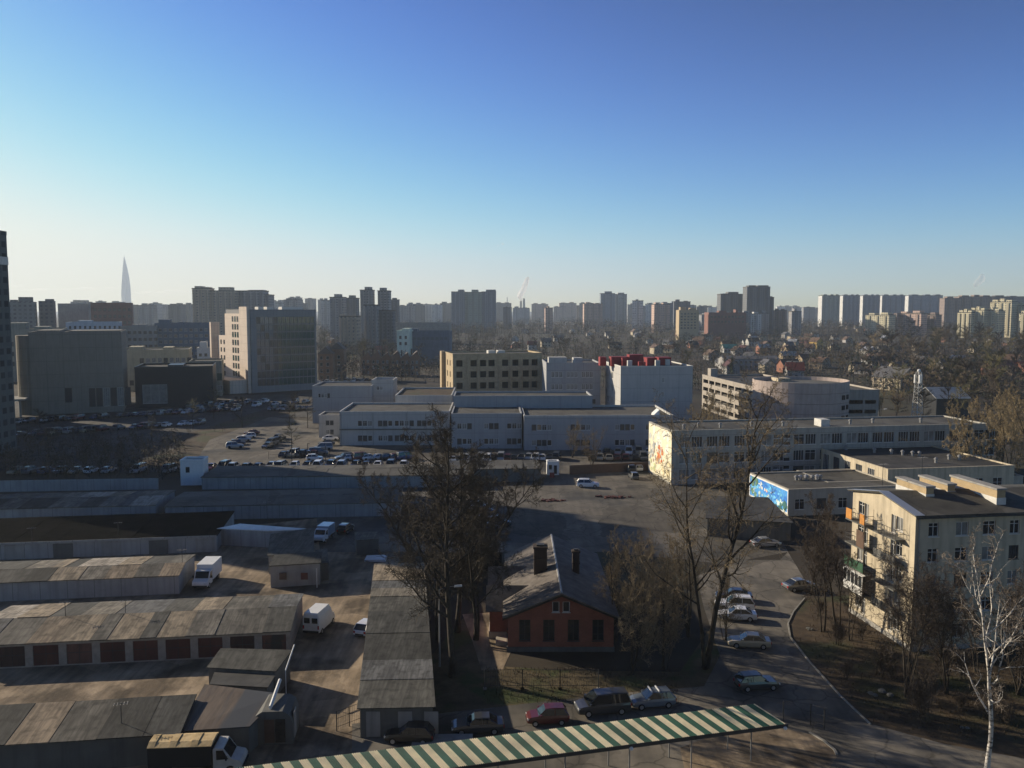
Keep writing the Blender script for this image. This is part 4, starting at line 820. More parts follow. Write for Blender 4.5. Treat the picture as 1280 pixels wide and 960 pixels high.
# red-brown long building, right of centre
bld(886, 932, 391, 1050, 24, 'maroon', 'long dark maroon building below the grey skyline towers', lambda W, H: dict(f=grid(10,2.5,4.2,[H-6,H-12],2.6,2.4,'dark')), boxes=((.3,.5,2.5),(.75,.82,4)))
r_ = bld(849, 873, 388, 1040, 20, 'raw_brick', 'orange patterned apartment block beside the maroon building', lambda W, H: dict(f=grid(5,2,4,[H-5-3.4*j for j in range(6)],2.4,1.8,['white','dark'])), boxes=((.1,.4,4),(.6,.9,3)))
r_.children[0].data.materials[0] = ramp_mat('orange_facade', (.50,.20,.06), (.62,.42,.18), .25, .8)
# ------------------------------------------------------------------ towers along the skyline
TC = dict(grey=(.30,.30,.31), blue=(.22,.27,.33), pale=(.50,.49,.47), white=(.66,.66,.64), tan=(.46,.38,.30), pink=(.55,.40,.33), dark=(.16,.17,.18), yellow=(.58,.53,.37), brown=(.27,.21,.18), green=(.30,.36,.32))
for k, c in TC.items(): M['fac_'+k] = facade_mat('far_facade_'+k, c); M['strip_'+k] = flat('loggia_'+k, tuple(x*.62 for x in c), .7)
hh_ = {}
def tower(px0, px1, ytop, D, col, label, depth=None, tops=((.3,.7,4.),), strips=3, ang=0, order=False, group=None, cat='apartment tower', name='apartment_tower'):
    a = PD(px0, ytop, D); H = a.z; k1 = (px1-640)/FPX; W = (k1*D-a.x)/(math.cos(R(ang))-k1*math.sin(R(ang))); dp = depth or max(12, W*.35)
    root = thing(name, label, cat, (a.x, D, 0), R(ang), group, order)
    hh_['v'] = H
    sub(root, 'wall', M['fac_'+col], lambda m: m.box(0,W,0,dp,0,H))
    sub(root, 'roof', M['roof_grey'], lambda m: [m.box(-.4,W+.4,-.4,dp+.4,H+.005,H+.9)])
    for f0_, f1_, h in tops: sub(root, 'roof_storey', M['fac_'+col], lambda m: m.box(W*f0_,W*f1_,dp*.15,dp*.85,H+.91,H+h))
    for i in range(strips):
        u = W*(i+.5)/strips; wd = min(3.2, W/strips*.4); sub(root, 'loggia', M['strip_'+col], lambda m: m.box(u-wd/2,u+wd/2,-1.1,-.01,2.5,H-1))
    return root
tower(240,262,361,930,'tan','tall grey-pink apartment tower with two raised roof boxes, left of the office tower',20,((.1,.5,3.),(.55,.95,2)),3)
tower(262,297,364,935,'tan','broad grey-pink apartment slab joined to the tall two-topped tower',20,((.3,.75,4.5),),5)
tower(298,331,364,945,'grey','grey apartment slab with stepped roof right behind the office tower shafts',20,((.35,.95,1.5),),4)
tower(331,338,369,950,'grey','narrow low end block right of the stepped grey slab',20,((.3,.9,1.),),1)
tower(412,430,372,980,'grey','grey tower with a small crown, leftmost of the central tower group',18,((.3,.75,4.),),2)
tower(431,447,373,1100,'dark','dark tower with a small crown, second of the central tower group',18,((.3,.75,4.),),2)
tower(450,466,363,960,'grey','tallest central tower with stepped crown, left one of the pair',18,((.35,.85,4.),),3)
tower(472,487,364,970,'grey','tallest central tower with stepped crown, right one of the pair',18,((.15,.65,4.),),3)
tower(488,498,375,1200,'dark','short dark tower right of the tall central pair',18,((.2,.7,3),),2)
tower(424,447,396,700,'tan','beige mid-rise slab below the central towers',16,((.0,.2,2.),),4)
tower(455,472,382,720,'grey','grey mid-rise slab under the tall central pair, left half',14,((.2,.5,1.5),),3)
tower(473,492,389,730,'dark','dark mid-rise slab under the tall central pair, right half',14,((.2,.5,1.5),),3)
tower(564,581,365,1400,'blue','blue-grey apartment tower, left section of the three-part slab',20,((.5,.95,4.),),3)
tower(581,602,365.5,1405,'green','greenish middle section of the three-part blue-grey slab',20,((.4,.8,4.5),),3)
tower(602,620,365,1410,'blue','blue-grey right section of the three-part slab with raised corner',20,((.3,.98,4.),),3)
tower(751,768,367,1900,'blue','blue-grey tower pair on the skyline, taller left half',24,((.3,.8,5.),),2)
tower(768,783,368,1930,'pale','blue-grey tower pair on the skyline, paler right half',24,((.3,.8,4.),),2)
tower(901,928,368,1350,'dark','broad dark grey tower left of the tallest right-hand tower',24,((.1,.4,-.0+1.5),(.35,.8,4)),3)
tower(934,961,359,1300,'dark','tallest dark grey tower on the right half of the skyline',24,((.1,.4,3),(.5,.95,3)),3)
tower(961,966,372,1310,'dark','low shoulder block attached to the tallest dark tower',20,((.2,.8,2),),1)
for i, (x0, x1) in enumerate(((1028,1048),(1054,1073),(1079,1098),(1103,1129),(1136,1176))):
    rr = tower(x0, x1, 369.5, 1950+i*36, ('green','blue','blue','blue','blue')[i], 'long blue-grey slab tower with white end wall on the right skyline', 24, ((.1,.3,3),(.5,.65,3),(.8,.95,3)), 4, 0, True, 'row of slab towers')
    sub(rr, 'end_wall', M['fac_white'], lambda m: m.box(-.5,-.02,0,24,0,hh_['v']-1))
tower(1181,1198,373,1700,'brown','brownish slab tower with bright roof boxes, left of the yellow complex',20,((.2,.6,4),),2)
tower(1199,1240,371,1720,'brown','long brownish slab with ragged roof behind the yellow complex',20,((.1,.3,3),(.45,.6,4),(.7,.9,3)),4)
tower(1240,1290,371,1740,'dark','dark slab at the right picture edge behind the yellow complex',20,((.1,.3,3),(.45,.6,2)),3)
for i, (x0, x1, yt, D, cat_) in enumerate(((1197,1212,391,1150,'low'),(1212,1228,388,1145,'low'),(1228,1246,389,1140,'low'),(1238,1262,378,1180,'high'),(1262,1284,383,1170,'high'),(1274,1300,392,1110,'low'))):
    rr = tower(x0, x1, yt, D, 'yellow', 'cream-yellow apartment house with stepped roof and brown tops' if cat_ == 'high' else 'long low cream-yellow apartment section before the stepped yellow houses', 14, ((.05,.3,3.5),(.4,.6,5),(.7,.95,3)), 3, -62, True, 'yellow apartment complex')
for x0, x1, yt, c, lb in ((1082,1110,391,'yellow','small cream house block with a brown central gable under the slab towers'),(1122,1150,389,'pink','pale pink house block with red roof boxes under the slab towers'),(1150,1168,391,'brown','low red-brown block beside the pale pink house block'),(1108,1120,392,'brown','low dark brown block between the cream and pink house blocks')):
    tower(x0, x1, yt+3, 1250, c, lb, 14, ((.1,.35,3),(.6,.9,4)), 3, -60, name='apartment_house', cat='apartment house')
# filler blocks down to the horizon, each a block of its own
rr = random.Random(29); x = 172; nm = {'grey':'grey','blue':'blue-grey','pale':'pale','white':'white','tan':'beige','pink':'pinkish','dark':'dark','brown':'brownish','green':'greenish'}
def filler(x0, x1, n, ylo, yhi, Dlo, Dhi, cols, where):
    for i in range(n):
        cx = x0+(x1-x0)*(i+rr.uniform(.1,.9))/n; wd = rr.uniform(8,24); yt = rr.uniform(ylo,yhi); D = rr.uniform(Dlo,Dhi); c = rr.choice(cols)
        tower(cx-wd/2, cx+wd/2, yt, D, c, '%s %s skyline block %s' % (nm[c], 'wide' if wd > 17 else 'narrow', where), rr.uniform(14,24), tuple((q, q+.25, rr.uniform(2,4.5)) for q in ((.1,.6) if wd > 14 else (.3,))), max(1, int(wd/7)), rr.uniform(-12,6), True, 'distant apartment blocks', 'apartment block', 'apartment_block')
filler(160,240,6,377,383,1300,2300,['grey','pale','dark','grey'],'right of the skyscraper')
filler(70,150,5,377,382,1500,2400,['grey','pale','dark'],'left of the skyscraper')
filler(338,412,8,372,380,1200,2300,['pale','grey','grey','dark'],'right of the office tower')
filler(490,562,7,378,384,1300,2600,['grey','pale','blue','dark','white'],'left of the three-part slab')
filler(620,750,11,379,386,1500,2800,['grey','pale','pink','blue','dark','tan','white'],'between the smoke and the tower pair')
filler(783,900,11,376,385,1400,2400,['blue','grey','pale','dark','white','pink'],'right of the tower pair')
filler(966,1028,5,383,386,2300,3500,['grey','pale','white'],'in the gap left of the slab towers')
filler(880,1000,7,388,394,1150,1500,['white','brown','grey','pale'],'at the foot of the dark towers')
# the needle-shaped skyscraper
s0 = PD(159, 380, 6600); root = thing('skyscraper', 'needle-shaped glass skyscraper far beyond the city at the left', 'skyscraper', (s0.x, 6600, 0))
prof = [(0,1.0),(.08,1.03),(.2,1.06),(.35,1.03),(.5,.93),(.62,.80),(.74,.62),(.84,.43),(.92,.24),(.97,.11),(1,.02)]
M['tower_glass'] = flat('tower_glass', (.22,.27,.33), .2, spec=.6, var=.05)
mb = MB(); rings = []
for t, s in prof:
    rings.append([(35*s*math.cos(g)*(1 if i % 2 else .86)-10*t, 35*s*math.sin(g)*(1 if i % 2 else .86), 446*t) for i in range(10) for g in [math.pi*2*i/10+t*1.55]])
mb.loft(rings); mb.build('shaft', M['tower_glass'], root); sub(root, 'spire', M['metal_grey'], lambda m: m.tube([(-10,0,440),(-10,0,462)], [1.4,.4], 6))
# twin chimneys with a plume
for i, (px, h) in enumerate(((651,376),(655,373))):
    p = PD(px, h, 3600); mb = MB(); mb.tube([(0,0,0),(0,0,p.z)], [6,4.2], 10); o = mb.build('chimney_stack', M['concrete']); o.location = (p.x, 3600, 0)
    tag(o, 'slender grey power station chimney on the horizon, %s of two' % ('left' if i == 0 else 'right'), 'chimney')
p = PD(634,380,3500); mb = MB(); mb.tube([(0,0,0),(0,0,PD(634,371,3500).z)],[3,1.2],8); o = mb.build('mast', M['metal_grey']); o.location = (p.x,3500,0); tag(o, 'thin mast on the horizon right of the three-part slab', 'mast')
# ------------------------------------------------------------------ trees
def grow(seed, height, spread, limbs=12, lv2=6, lv3=5, lv4=3, r0=.16, lean=(0,0), forks=1, start=.22, up=.35, thr=.03, tw=.011, droop=0.):
    rr = random.Random(seed); tr, cr = MB(), MB()
    def axis(p, d, L, n, wob, lift):
        pts = [p]; d = d.normalized()
        for i in range(n):
            d = (d + Vector((rr.gauss(0,wob), rr.gauss(0,wob), rr.gauss(0,wob)+lift))).normalized(); p = p + d*(L/n); pts.append(p)
        return pts, d
    def dirs(d, ang):
        t = d.orthogonal().normalized(); b = d.cross(t); a = rr.uniform(0, 6.283); return (d*math.cos(ang) + (t*math.cos(a)+b*math.sin(a))*math.sin(ang)).normalized()
    def child(pts, cnt, lo, L, r, lvl):
        for i in range(cnt):
            t = lo + (1-lo)*(i+rr.random())/cnt; k = t*(len(pts)-1); j = min(int(k), len(pts)-2); p = pts[j].lerp(pts[j+1], k-j); d = (pts[j+1]-pts[j]).normalized()
            branch(p, dirs(d, rr.uniform(.5,1.05)), L*rr.uniform(.65,1.15)*(1.15-.6*t), max(tw, r*(1-.6*t)), lvl)
    def branch(p, d, L, r, lvl):
        n = (0, 6, 5, 4, 3)[lvl]; pts, _ = axis(p, d, L, n, (.0,.14,.2,.24,.28)[lvl], (.0,up*.3,up*.22,.04,-.04)[lvl]-droop*(lvl > 2))
        rad = [max(tw*.8, r*(1-.85*i/n)) for i in range(n+1)]
        (tr if r > thr else cr).tube(pts, rad, 5 if r > thr else 3, cap=False)
        if lvl == 1: child(pts, lv2, .2, L*.5, r*.5, 2)
        elif lvl == 2: child(pts, lv3, .15, L*.55, r*.55, 3)
        elif lvl == 3: child(pts, lv4, .1, L*.6, tw, 4)
    for f in range(forks):
        d = Vector((rr.gauss(lean[0],.12 if forks > 1 else .03), rr.gauss(lean[1],.12 if forks > 1 else .03), 1)); H = height*(1 if f == 0 else rr.uniform(.7,.95)); rf = r0*(1 if f == 0 else rr.uniform(.5,.8))
        pts, _ = axis(Vector((rr.uniform(-.3,.3)*(forks > 1), rr.uniform(-.3,.3)*(forks > 1), -.1)), d, H, 12, .05, .02)
        tr.tube(pts, [max(.03, rf*(1-.88*i/12))*(1.35 if i == 0 else 1) for i in range(13)], 8, cap=False)
        child(pts, limbs, start, spread, rf*.55, 1)
    return tr, cr
def tree(name, label, loc, mesh, mats, rz=0, sc=1, group=None, cat='tree', order=False):
    root = thing(name, label, cat, loc, rz, group, order)
    if sc != 1: root.scale = (sc, sc, sc)
    put(mesh[0], 'trunk', root); put(mesh[1], 'crown', root); return root
def protos(specs, bark, twig): return [(lambda t: (t[0].mesh('trunk', M[bark], True), t[1].mesh('crown', M[twig])))(grow(**s)) for s in specs]
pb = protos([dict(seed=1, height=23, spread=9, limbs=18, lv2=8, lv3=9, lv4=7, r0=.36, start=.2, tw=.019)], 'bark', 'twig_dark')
pb += protos([dict(seed=2, height=19, spread=6.5, limbs=12, lv2=8, lv3=8, lv4=6, r0=.25, start=.2, forks=2, tw=.019)], 'bark', 'twig_dark')
tree('bare_tree', 'big dark leafless tree with wide dense twigs left of the brick house', P(566,846), pb[0], None)
tree('bare_tree', 'leafless dark tree leaning over the narrow garage roof', P(545,800), pb[1], None, 2.1)
tree('bare_tree', 'slim dark leafless tree behind the biggest one, at the lit open shed', P(590,745), pb[1], None, .7, .92)
tree('bare_tree', 'dark leafless tree beside the wall of the brick house wing', P(598,800), pb[1], None, 5.3, .9)
tree('bare_tree', 'dark leafless tree standing close behind the biggest one', P(572,790), pb[0], None, 3.3, .85)
tree('bare_tree', 'dark leafless tree at the far end of the narrow garage roof', P(522,722), pb[1], None, 4, .8)
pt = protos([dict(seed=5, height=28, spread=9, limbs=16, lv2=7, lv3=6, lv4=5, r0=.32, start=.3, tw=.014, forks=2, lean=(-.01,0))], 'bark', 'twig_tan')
tree('bare_tree', 'tallest leafless tree, thick trunk rising before the mural end of the school', P(884,836), pt[0], None, 1.0)
ps = protos([dict(seed=8, height=13.2, spread=4.4, limbs=11, lv2=6, lv3=6, lv4=4, r0=.12, start=.1, forks=4, up=.6, tw=.012),
             dict(seed=9, height=11, spread=4, limbs=10, lv2=6, lv3=6, lv4=4, r0=.10, start=.08, forks=4, up=.7, tw=.012)], 'bark', 'twig_tan')
for px, py, k, rz, sc, lb in ((793,842,0,0,1,'tan many-stemmed leafless tree right against the brick house gable'),(832,838,1,1,.9,'tan bushy leafless tree between brick house and tallest trunk'),(812,805,0,2.3,.95,'tan leafless tree behind the bushy ones, beside the slate roof'),(905,800,1,4,.72,'tan bushy leafless tree left of the parked silver cars'),(858,795,0,3.3,1.0,'tan leafless tree just left of the tallest trunk'),(770,800,1,.6,1,'tan bushy tree hiding the dark roof slope of the brick house')):
    tree('bare_tree', lb, P(px,py), ps[k], None, rz, sc)
pr = protos([dict(seed=14, height=14.5, spread=3.6, limbs=15, lv2=7, lv3=6, lv4=5, r0=.13, start=.2, up=.6, forks=2, tw=.013)], 'bark', 'twig_brown')
for px, py, rz, sc, lb in ((1030,790,0,1,'brown leafless tree nearest the curved kerb'),(1048,782,2,1.03,'brown leafless tree close to the sunlit balconies'),(1012,742,4,.85,'slender brown leafless tree behind the kerb corner'),(1062,800,3,.7,'short brown leafless tree under the balconies')):
    tree('bare_tree', lb, P(px,py), pr[0], None, rz, sc)
pc = protos([dict(seed=21, height=12.5, spread=5, limbs=10, lv2=7, lv3=6, lv4=4, r0=.12, start=.25, forks=5, up=.5, tw=.013)], 'bark', 'twig_brown')
tree('bare_tree', 'many-stemmed leafless tree in front of the sunlit cream end wall', P(1132,872), pc[0], None, .4, 1.0)
tree('bare_tree', 'dark leafless tree before the shaded wall of the cream block', P(1185,868), pc[0], None, 2.4, .9)
tree('bare_tree', 'leafless tree at the right picture edge before the shaded wall', P(1272,868), pc[0], None, 4.4, .95)
tree('bare_tree', 'brown leafless tree between the birch and the shaded wall', P(1222,840), pr[0], None, 1.4, .7)
pw = protos([dict(seed=33, height=18.5, spread=7.5, limbs=13, lv2=6, lv3=6, lv4=4, r0=.2, start=.27, up=.55, lean=(.01,0), thr=.022, tw=.010, droop=.05)], 'birch', 'twig_white')
tree('birch_tree', 'white-barked leafless birch, nearest tree at lower right', P(1233,968), pw[0], None, .5, 1)
# shrubs low down in the flower bed and round the brick house
psh = protos([dict(seed=41, height=2.4, spread=1.8, limbs=9, lv2=6, lv3=4, lv4=0, r0=.03, start=.05, forks=6, up=.6, thr=.02, tw=.012)], 'bark', 'twig_brown')
rr = random.Random(77)
SHRUB = 'low leafless brown shrub in the leaf-strewn bed below the cream block'
for px, py in ((1020,770),(1046,806),(1075,800),(1098,845),(1120,850),(1150,880),(1200,890),(1230,900),(1260,905),(1270,860),(1160,905),(1180,850),(1060,850),(1235,880),(1205,850),(1255,880)):
    tree('shrub', SHRUB, P(px+rr.uniform(-4,4),py), psh[0], None, rr.uniform(0,6), rr.uniform(.6,1.3), 'shrubs in the leaf-strewn bed', 'shrub')
for px, py, lb in ((740,583,'leafless tree before the long low hospital wing'),(716,572,'smaller leafless tree before the long low hospital wing'),(545,588,'budding leafless tree rising above the parked cars before the hospital'),(520,590,'smaller budding tree left of the one above the parked cars')):
    tree('bare_tree', lb, P(px,py), ps[0 if px > 600 else 1], None, px, .72)
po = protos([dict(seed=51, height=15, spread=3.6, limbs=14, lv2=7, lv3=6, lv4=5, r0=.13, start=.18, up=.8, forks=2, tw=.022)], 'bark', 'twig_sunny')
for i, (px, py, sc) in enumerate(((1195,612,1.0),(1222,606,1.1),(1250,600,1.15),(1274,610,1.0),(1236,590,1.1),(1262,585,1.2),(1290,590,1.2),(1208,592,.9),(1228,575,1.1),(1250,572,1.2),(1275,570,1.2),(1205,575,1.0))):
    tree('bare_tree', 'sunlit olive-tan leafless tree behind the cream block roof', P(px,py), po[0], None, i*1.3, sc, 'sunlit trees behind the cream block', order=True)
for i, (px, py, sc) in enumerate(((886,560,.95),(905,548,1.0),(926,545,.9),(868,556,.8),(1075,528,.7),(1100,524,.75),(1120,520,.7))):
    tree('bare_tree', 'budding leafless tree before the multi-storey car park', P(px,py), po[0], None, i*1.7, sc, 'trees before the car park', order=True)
# ---- distant trees: one mesh each, copied
def far_tree(seed, h, kind):
    rr = random.Random(seed); mb = MB(); mb.tube([(0,0,0),(rr.uniform(-.2,.2),0,h*.45),(rr.uniform(-.4,.4),0,h*.95)], [h*.014,h*.009,.03], 5, 0, False)
    if kind == 'spruce':
        for i in range(260):
            t = rr.random()**.8; z = h*(.1+.9*t); r = (1-t)*h*.2+.15; g = rr.uniform(0,6.283); c, s = math.cos(g), math.sin(g); q = rr.uniform(.5,1)*r
            tip = Vector((c*q, s*q, z-.16*q*2)); b = Vector((c*q*.25, s*q*.25, z)); sd = Vector((-s, c, 0))*rr.uniform(.25,.5); mb.face([b, tip-sd, tip+Vector((c,s,-.2))*.3, tip+sd], 1)
    else:
        for i in range(17):
            t = rr.uniform(.25,.95); p = Vector((0,0,h*t)); g = rr.uniform(0,6.283); e = rr.uniform(.3,1.1) if kind == 'tall' else rr.uniform(.05,.9); L = h*rr.uniform(.16,.32)*(1.25-t*.8)*(1 if kind == 'tall' else 1.45)
            d = Vector((math.cos(g)*math.cos(e), math.sin(g)*math.cos(e), math.sin(e))); q = p+d*L; mb.tube([p, p.lerp(q,.5)+Vector((0,0,.1)), q], [.07,.05,.02], 3, 0, False)
            for k in range(40):
                a = p.lerp(q, rr.uniform(.2,1)); dd = (d*.5+Vector((rr.gauss(0,.6),rr.gauss(0,.55),rr.gauss(.5,.4)))).normalized(); l = rr.uniform(.8,2.1); sd = dd.orthogonal().normalized()*rr.uniform(.022,.05)
                mb.face([a-sd, a+sd, a+dd*l], 1)
    return mb
FT = {}
for kind, tws in (('round',('twig_brown','twig_dark','twig_olive')),('tall',('twig_tan','twig_brown')),('spruce',('needle',))):
    for j, tw_ in enumerate(tws):
        for s in range(2): FT[(kind, tw_, s)] = far_tree(100+j*7+s+len(kind), 13, kind).mesh('bare_tree' if kind != 'spruce' else 'spruce_tree', [M['bark'], M[tw_]])
ADJ = {'twig_brown':'brown','twig_dark':'dark','twig_olive':'olive-tinged','twig_tan':'tan','needle':'dark green'}
rr = random.Random(404); keys = list(FT)
OCC = []                                             # ground taken by buildings: (x0, x1, y0, y1)
def note(): 
    bpy.context.view_layer.update()
    for o in C.objects:
        if o.parent is None and o.get('category') and o.type == 'EMPTY' and o.name.split('.')[0] not in ('bare_tree','birch_tree','shrub','canopy'):
            xs, ys = [], []
            for c in o.children:
                if c.type == 'MESH' and c.name.startswith(('wall','ramp','body')):
                    for v in c.bound_box: p = o.matrix_world @ Vector(v); xs.append(p.x); ys.append(p.y)
            if xs: OCC.append((min(xs)-1.5, max(xs)+1.5, min(ys)-2, max(ys)+2))
note()
def free(x, y, m=0): return not any(a-m < x < b+m and c-m < y < d+m for a, b, c, d in OCC)
def scatter(n, box, mix, where, hs=(.7,1.2), group='trees'):
    k = 0; t = 0
    while k < n and t < n*30:
        t += 1; px, py = rr.uniform(*box[:2]), rr.uniform(*box[2:]); p = P(px, py)
        if not free(p.x, p.y, 1.5): continue
        key = rr.choice([q for q in keys if q[0] in mix]); o = put(FT[key], 'spruce_tree' if key[0] == 'spruce' else 'bare_tree', None, p, rr.uniform(0,6.28)); s = rr.uniform(*hs); o.scale = (s*rr.uniform(.9,1.2), s, s)
        nmk = {'round':'round-crowned leafless tree','tall':'tall slim leafless tree','spruce':'pointed spruce'}[key[0]]
        tag(o, '%s %s %s' % (ADJ[key[1]], nmk, where), 'tree', '%s %ss %s' % (ADJ[key[1]], nmk, where)); k += 1
# ------------------------------------------------------------------ small houses beyond the car park and hospital
ROOFS = dict(grey=(.11,.11,.115), brown=(.13,.085,.06), red=(.22,.055,.038), maroon=(.10,.045,.04), silver=(.50,.51,.52), black=(.04,.04,.042), teal=(.04,.24,.20))
WALLS = dict(cream=(.44,.38,.28), white=(.48,.47,.44), brick=(.28,.13,.09), grey=(.33,.32,.31), tan=(.42,.33,.22), yellow=(.62,.42,.14))
for k, c in ROOFS.items(): M['hr_'+k] = flat('house_roof_'+k, c, .6 if k != 'silver' else .35, metal=.5 if k == 'silver' else 0, var=.2)
for k, c in WALLS.items(): M['hw_'+k] = wall_mat('house_wall_'+k, c)
hw_meshes = {}
def small_house(p, W, Dp, H, rz, wc, rc, label, rise=.55, group='small houses', order=True, wins=True, chim=True):
    root = thing('small_house', label, 'house', p, rz, group, order)
    mb = MB(); mb.box(0,W,0,Dp,0,H); hz_ = H+Dp*.5*rise
    mb.face([(0.01,0,H),(0.01,Dp,H),(.01,Dp/2,hz_)]); mb.face([(W-.01,0,H),(W-.01,Dp,H),(W-.01,Dp/2,hz_)]); mb.build('wall', M['hw_'+wc], root)
    rf = MB(); e = .5
    for (y0,z0),(y1,z1) in (((-e,H-e*rise),(Dp/2,hz_)),((Dp/2,hz_),(Dp+e,H-e*rise))): rf.loft([[(x,y0,z0),(x,y1,z1),(x,y1,z1+.18),(x,y0,z0+.18)] for x in (-e,W+e)])
    rfo = rf.build('roof', M['hr_'+rc], root)
    if chim:
        c = MB(); c.box(W*.3,W*.3+.7,Dp*.55,Dp*.55+.7,H,hz_+1.0); c.build('chimney', M['dark_brick'], rfo)
    if wins:
        for j in range(2 if H > 4.5 else 1):
            for i in range(max(2,int(W/3.2))):
                key = 'w'
                if key not in hw_meshes: hw_meshes[key] = MB().box(0,1.2,-.05,-.003,0,1.4).mesh('window', M['glass_dim'])
                put(hw_meshes[key], 'window', root, (.9+i*3.0, 0, 1.0+j*2.8))
        put(hw_meshes['w'], 'window', root, (0, Dp*.6, 1.0), -math.pi/2)
    OCC.append((p[0]-2, p[0]+W+2, p[1]-2, p[1]+Dp+2)); return root
# the ones that stand out
p = P(1170,520); rt = small_house((p.x-2, p.y-4, 0), 11.5, 12, 6.6, R(6), 'grey', 'silver', 'dark house with shining tin roof right of the lattice mast', .5, None, False, False, False)
[q for q in rt.children if q.name.startswith('wall')][0].data.materials[0] = M['near_black']
p = P(1090,486); small_house((p.x, p.y, 0), 15, 12, 6, R(-62), 'cream', 'grey', 'pale gabled house with dark hipped roof beyond the car park wing', .7, None, False)
p = P(984,474); small_house((p.x, p.y, 0), 8.5, 8, 5, R(-10), 'grey', 'red', 'small house with bright red roof just behind the ramp drum', .9, None, False)
p = P(1011,436); small_house((p.x, p.y, 0), 9, 9, 7, R(-60), 'yellow', 'brown', 'sunlit orange-yellow gabled house among dark roofs', .8, None, False)
p = P(1240,470); small_house((p.x, p.y, 0), 26, 12, 4.5, R(3), 'brick', 'maroon', 'long dull red house among the trees at the right edge', .6, None, False)
p = P(1266,470); small_house((p.x+4, p.y-3, 0), 14, 10, 4.5, R(3), 'brick', 'red', 'red-roofed house at the right picture edge beside the long dull red one', .6, None, False)
p = P(905,441); small_house((p.x, p.y, 0), 12, 10, 4, R(4), 'white', 'teal', 'low house with turquoise roof behind the hospital trees', .6, None, False)
p = P(905,462); rt = small_house((p.x, p.y, 0), 34, 12, 6.5, R(3), 'grey', 'grey', 'long grey-blue shed roof behind the multi-storey car park', .25, None, False)
HC = random.Random(61)
def village(n, box, where, rcs, wcs, hs=(2.8,5.4)):
    k = t = 0
    while k < n and t < n*40:
        t += 1; px, py = HC.uniform(*box[:2]), HC.uniform(*box[2:]); p = P(px, py); W, Dp = HC.uniform(6.5,12), HC.uniform(6.5,9)
        if not free(p.x+W/2, p.y+Dp/2, 6): continue
        rc, wc = HC.choice(rcs), HC.choice(wcs); H = HC.uniform(*hs)
        small_house((p.x, p.y, 0), W, Dp, H, R(HC.choice((8,8,-82,98,-40))+HC.uniform(-6,6)), wc, rc, '%s %s house, %s roof, %s' % ('two-storey' if H > 4.5 else 'low', wc, rc, where), HC.uniform(.5,.9)); k += 1
dk = ['grey','brown','black','silver','grey','brown','silver','maroon','grey','brown','black','grey','brown','black','brown','grey','red']
village(44, (885,1120,428,470), 'beyond the car park', dk, ['cream','white','brick','grey','tan'])
village(30, (780,1120,411,429), 'in the far quarter before the slab towers', dk, ['cream','white','brick','grey','tan'])
village(16, (1130,1290,425,475), 'among the trees at the right', dk, ['brick','grey','tan','cream'])
village(26, (620,880,415,445), 'behind hospital', dk, ['white','white','cream','grey','brick'])
village(10, (400,560,425,445), 'in the grove behind the row houses', dk, ['white','brick','grey'])
# ------------------------------------------------------------------ distant trees
scatter(36, (1085,1290,430,462), ('round','tall'), 'in the tall belt before the yellow houses', (1.4,2.1))
scatter(48, (1110,1290,440,520), ('round','tall'), 'at the right beyond the school', (.8,1.5))
scatter(44, (905,1120,428,474), ('round','tall','spruce'), 'between the houses beyond the car park', (.6,1.05))
scatter(9, (1105,1290,500,540), ('round','tall'), 'just behind the school roof', (.7,1.0))
scatter(48, (560,905,422,452), ('round','round','spruce'), 'behind the hospital roofs', (.7,1.15))
scatter(12, (830,920,440,486), ('round','tall'), 'between hospital and car park', (.7,1.1))
scatter(30, (400,560,430,462), ('round','round','round','tall','spruce'), 'in the grove around the brown row houses', (.8,1.3))
scatter(12, (0,390,500,585), ('round',), 'along the shaded car park at the left', (.4,.8))
scatter(7, (200,400,440,478), ('round','tall'), 'near the office tower', (.5,.9))
# a belt of woodland and gardens too far off to count
rr = random.Random(500); mb = MB()
def clump(x, y, h, mi):
    for k in range(26):
        g = rr.uniform(0,6.283); r = h*.34*math.sqrt(rr.random()); z = h*rr.uniform(.2,1); a = Vector((x+r*math.cos(g), y+r*math.sin(g), z)); d = Vector((rr.gauss(0,.5),rr.gauss(0,.5),rr.gauss(.4,.5))).normalized(); l = h*rr.uniform(.12,.28); sd = d.orthogonal().normalized()*h*rr.uniform(.012,.035)
        mb.face([a-sd, a+sd, a+d*l], mi)
    mb.tube([(x,y,0),(x,y,h*.7)], [h*.02,h*.01], 3, 0, False)
for (a0, a1, d0, d1, n, s) in ((360,905,640,1500,700,1.0),(880,1330,560,1500,900,1.0),(0,420,560,1400,260,.9),(640,1080,380,720,520,.75),(1080,1330,330,760,560,1.0),(400,640,420,800,420,.8),(-100,1400,1500,3800,900,1.6),(560,1330,1150,1900,1100,1.5),(380,620,1000,1700,260,1.4),(980,1400,1300,4200,500,1.5)):
    k = 0
    while k < n:
        px = rr.uniform(a0,a1); D = d0*(d1/d0)**rr.random(); x = (px-640)/1080*D; k += 1
        if not free(x, D, 0): continue
        clump(x, D, rr.uniform(6,13)*s, rr.choice((1,1,1,2,2,3)))
o = mb.build('distant_woods', [M['bark'], M['twig_brown'], M['twig_dark'], M['needle']]); o['kind'] = 'stuff'
rr = random.Random(71); mb = MB()
for i in range(420):
    px, py = rr.uniform(-10,228), rr.uniform(548,600); p = P(px,py)
    if free(p.x, p.y, .5): clump(p.x, p.y, rr.uniform(1.2,4.5), rr.choice((1,2,2)))
for i in range(120):
    px, py = rr.uniform(225,385), rr.uniform(505,560); p = P(px,py)
    if (py-500)*2.4 < (385-px)*.75+20 and free(p.x, p.y, .5): clump(p.x, p.y, rr.uniform(.8,2.4), rr.choice((1,2)))
o = mb.build('scrub', [M['bark'], M['twig_brown'], M['twig_dark']]); o['kind'] = 'stuff'
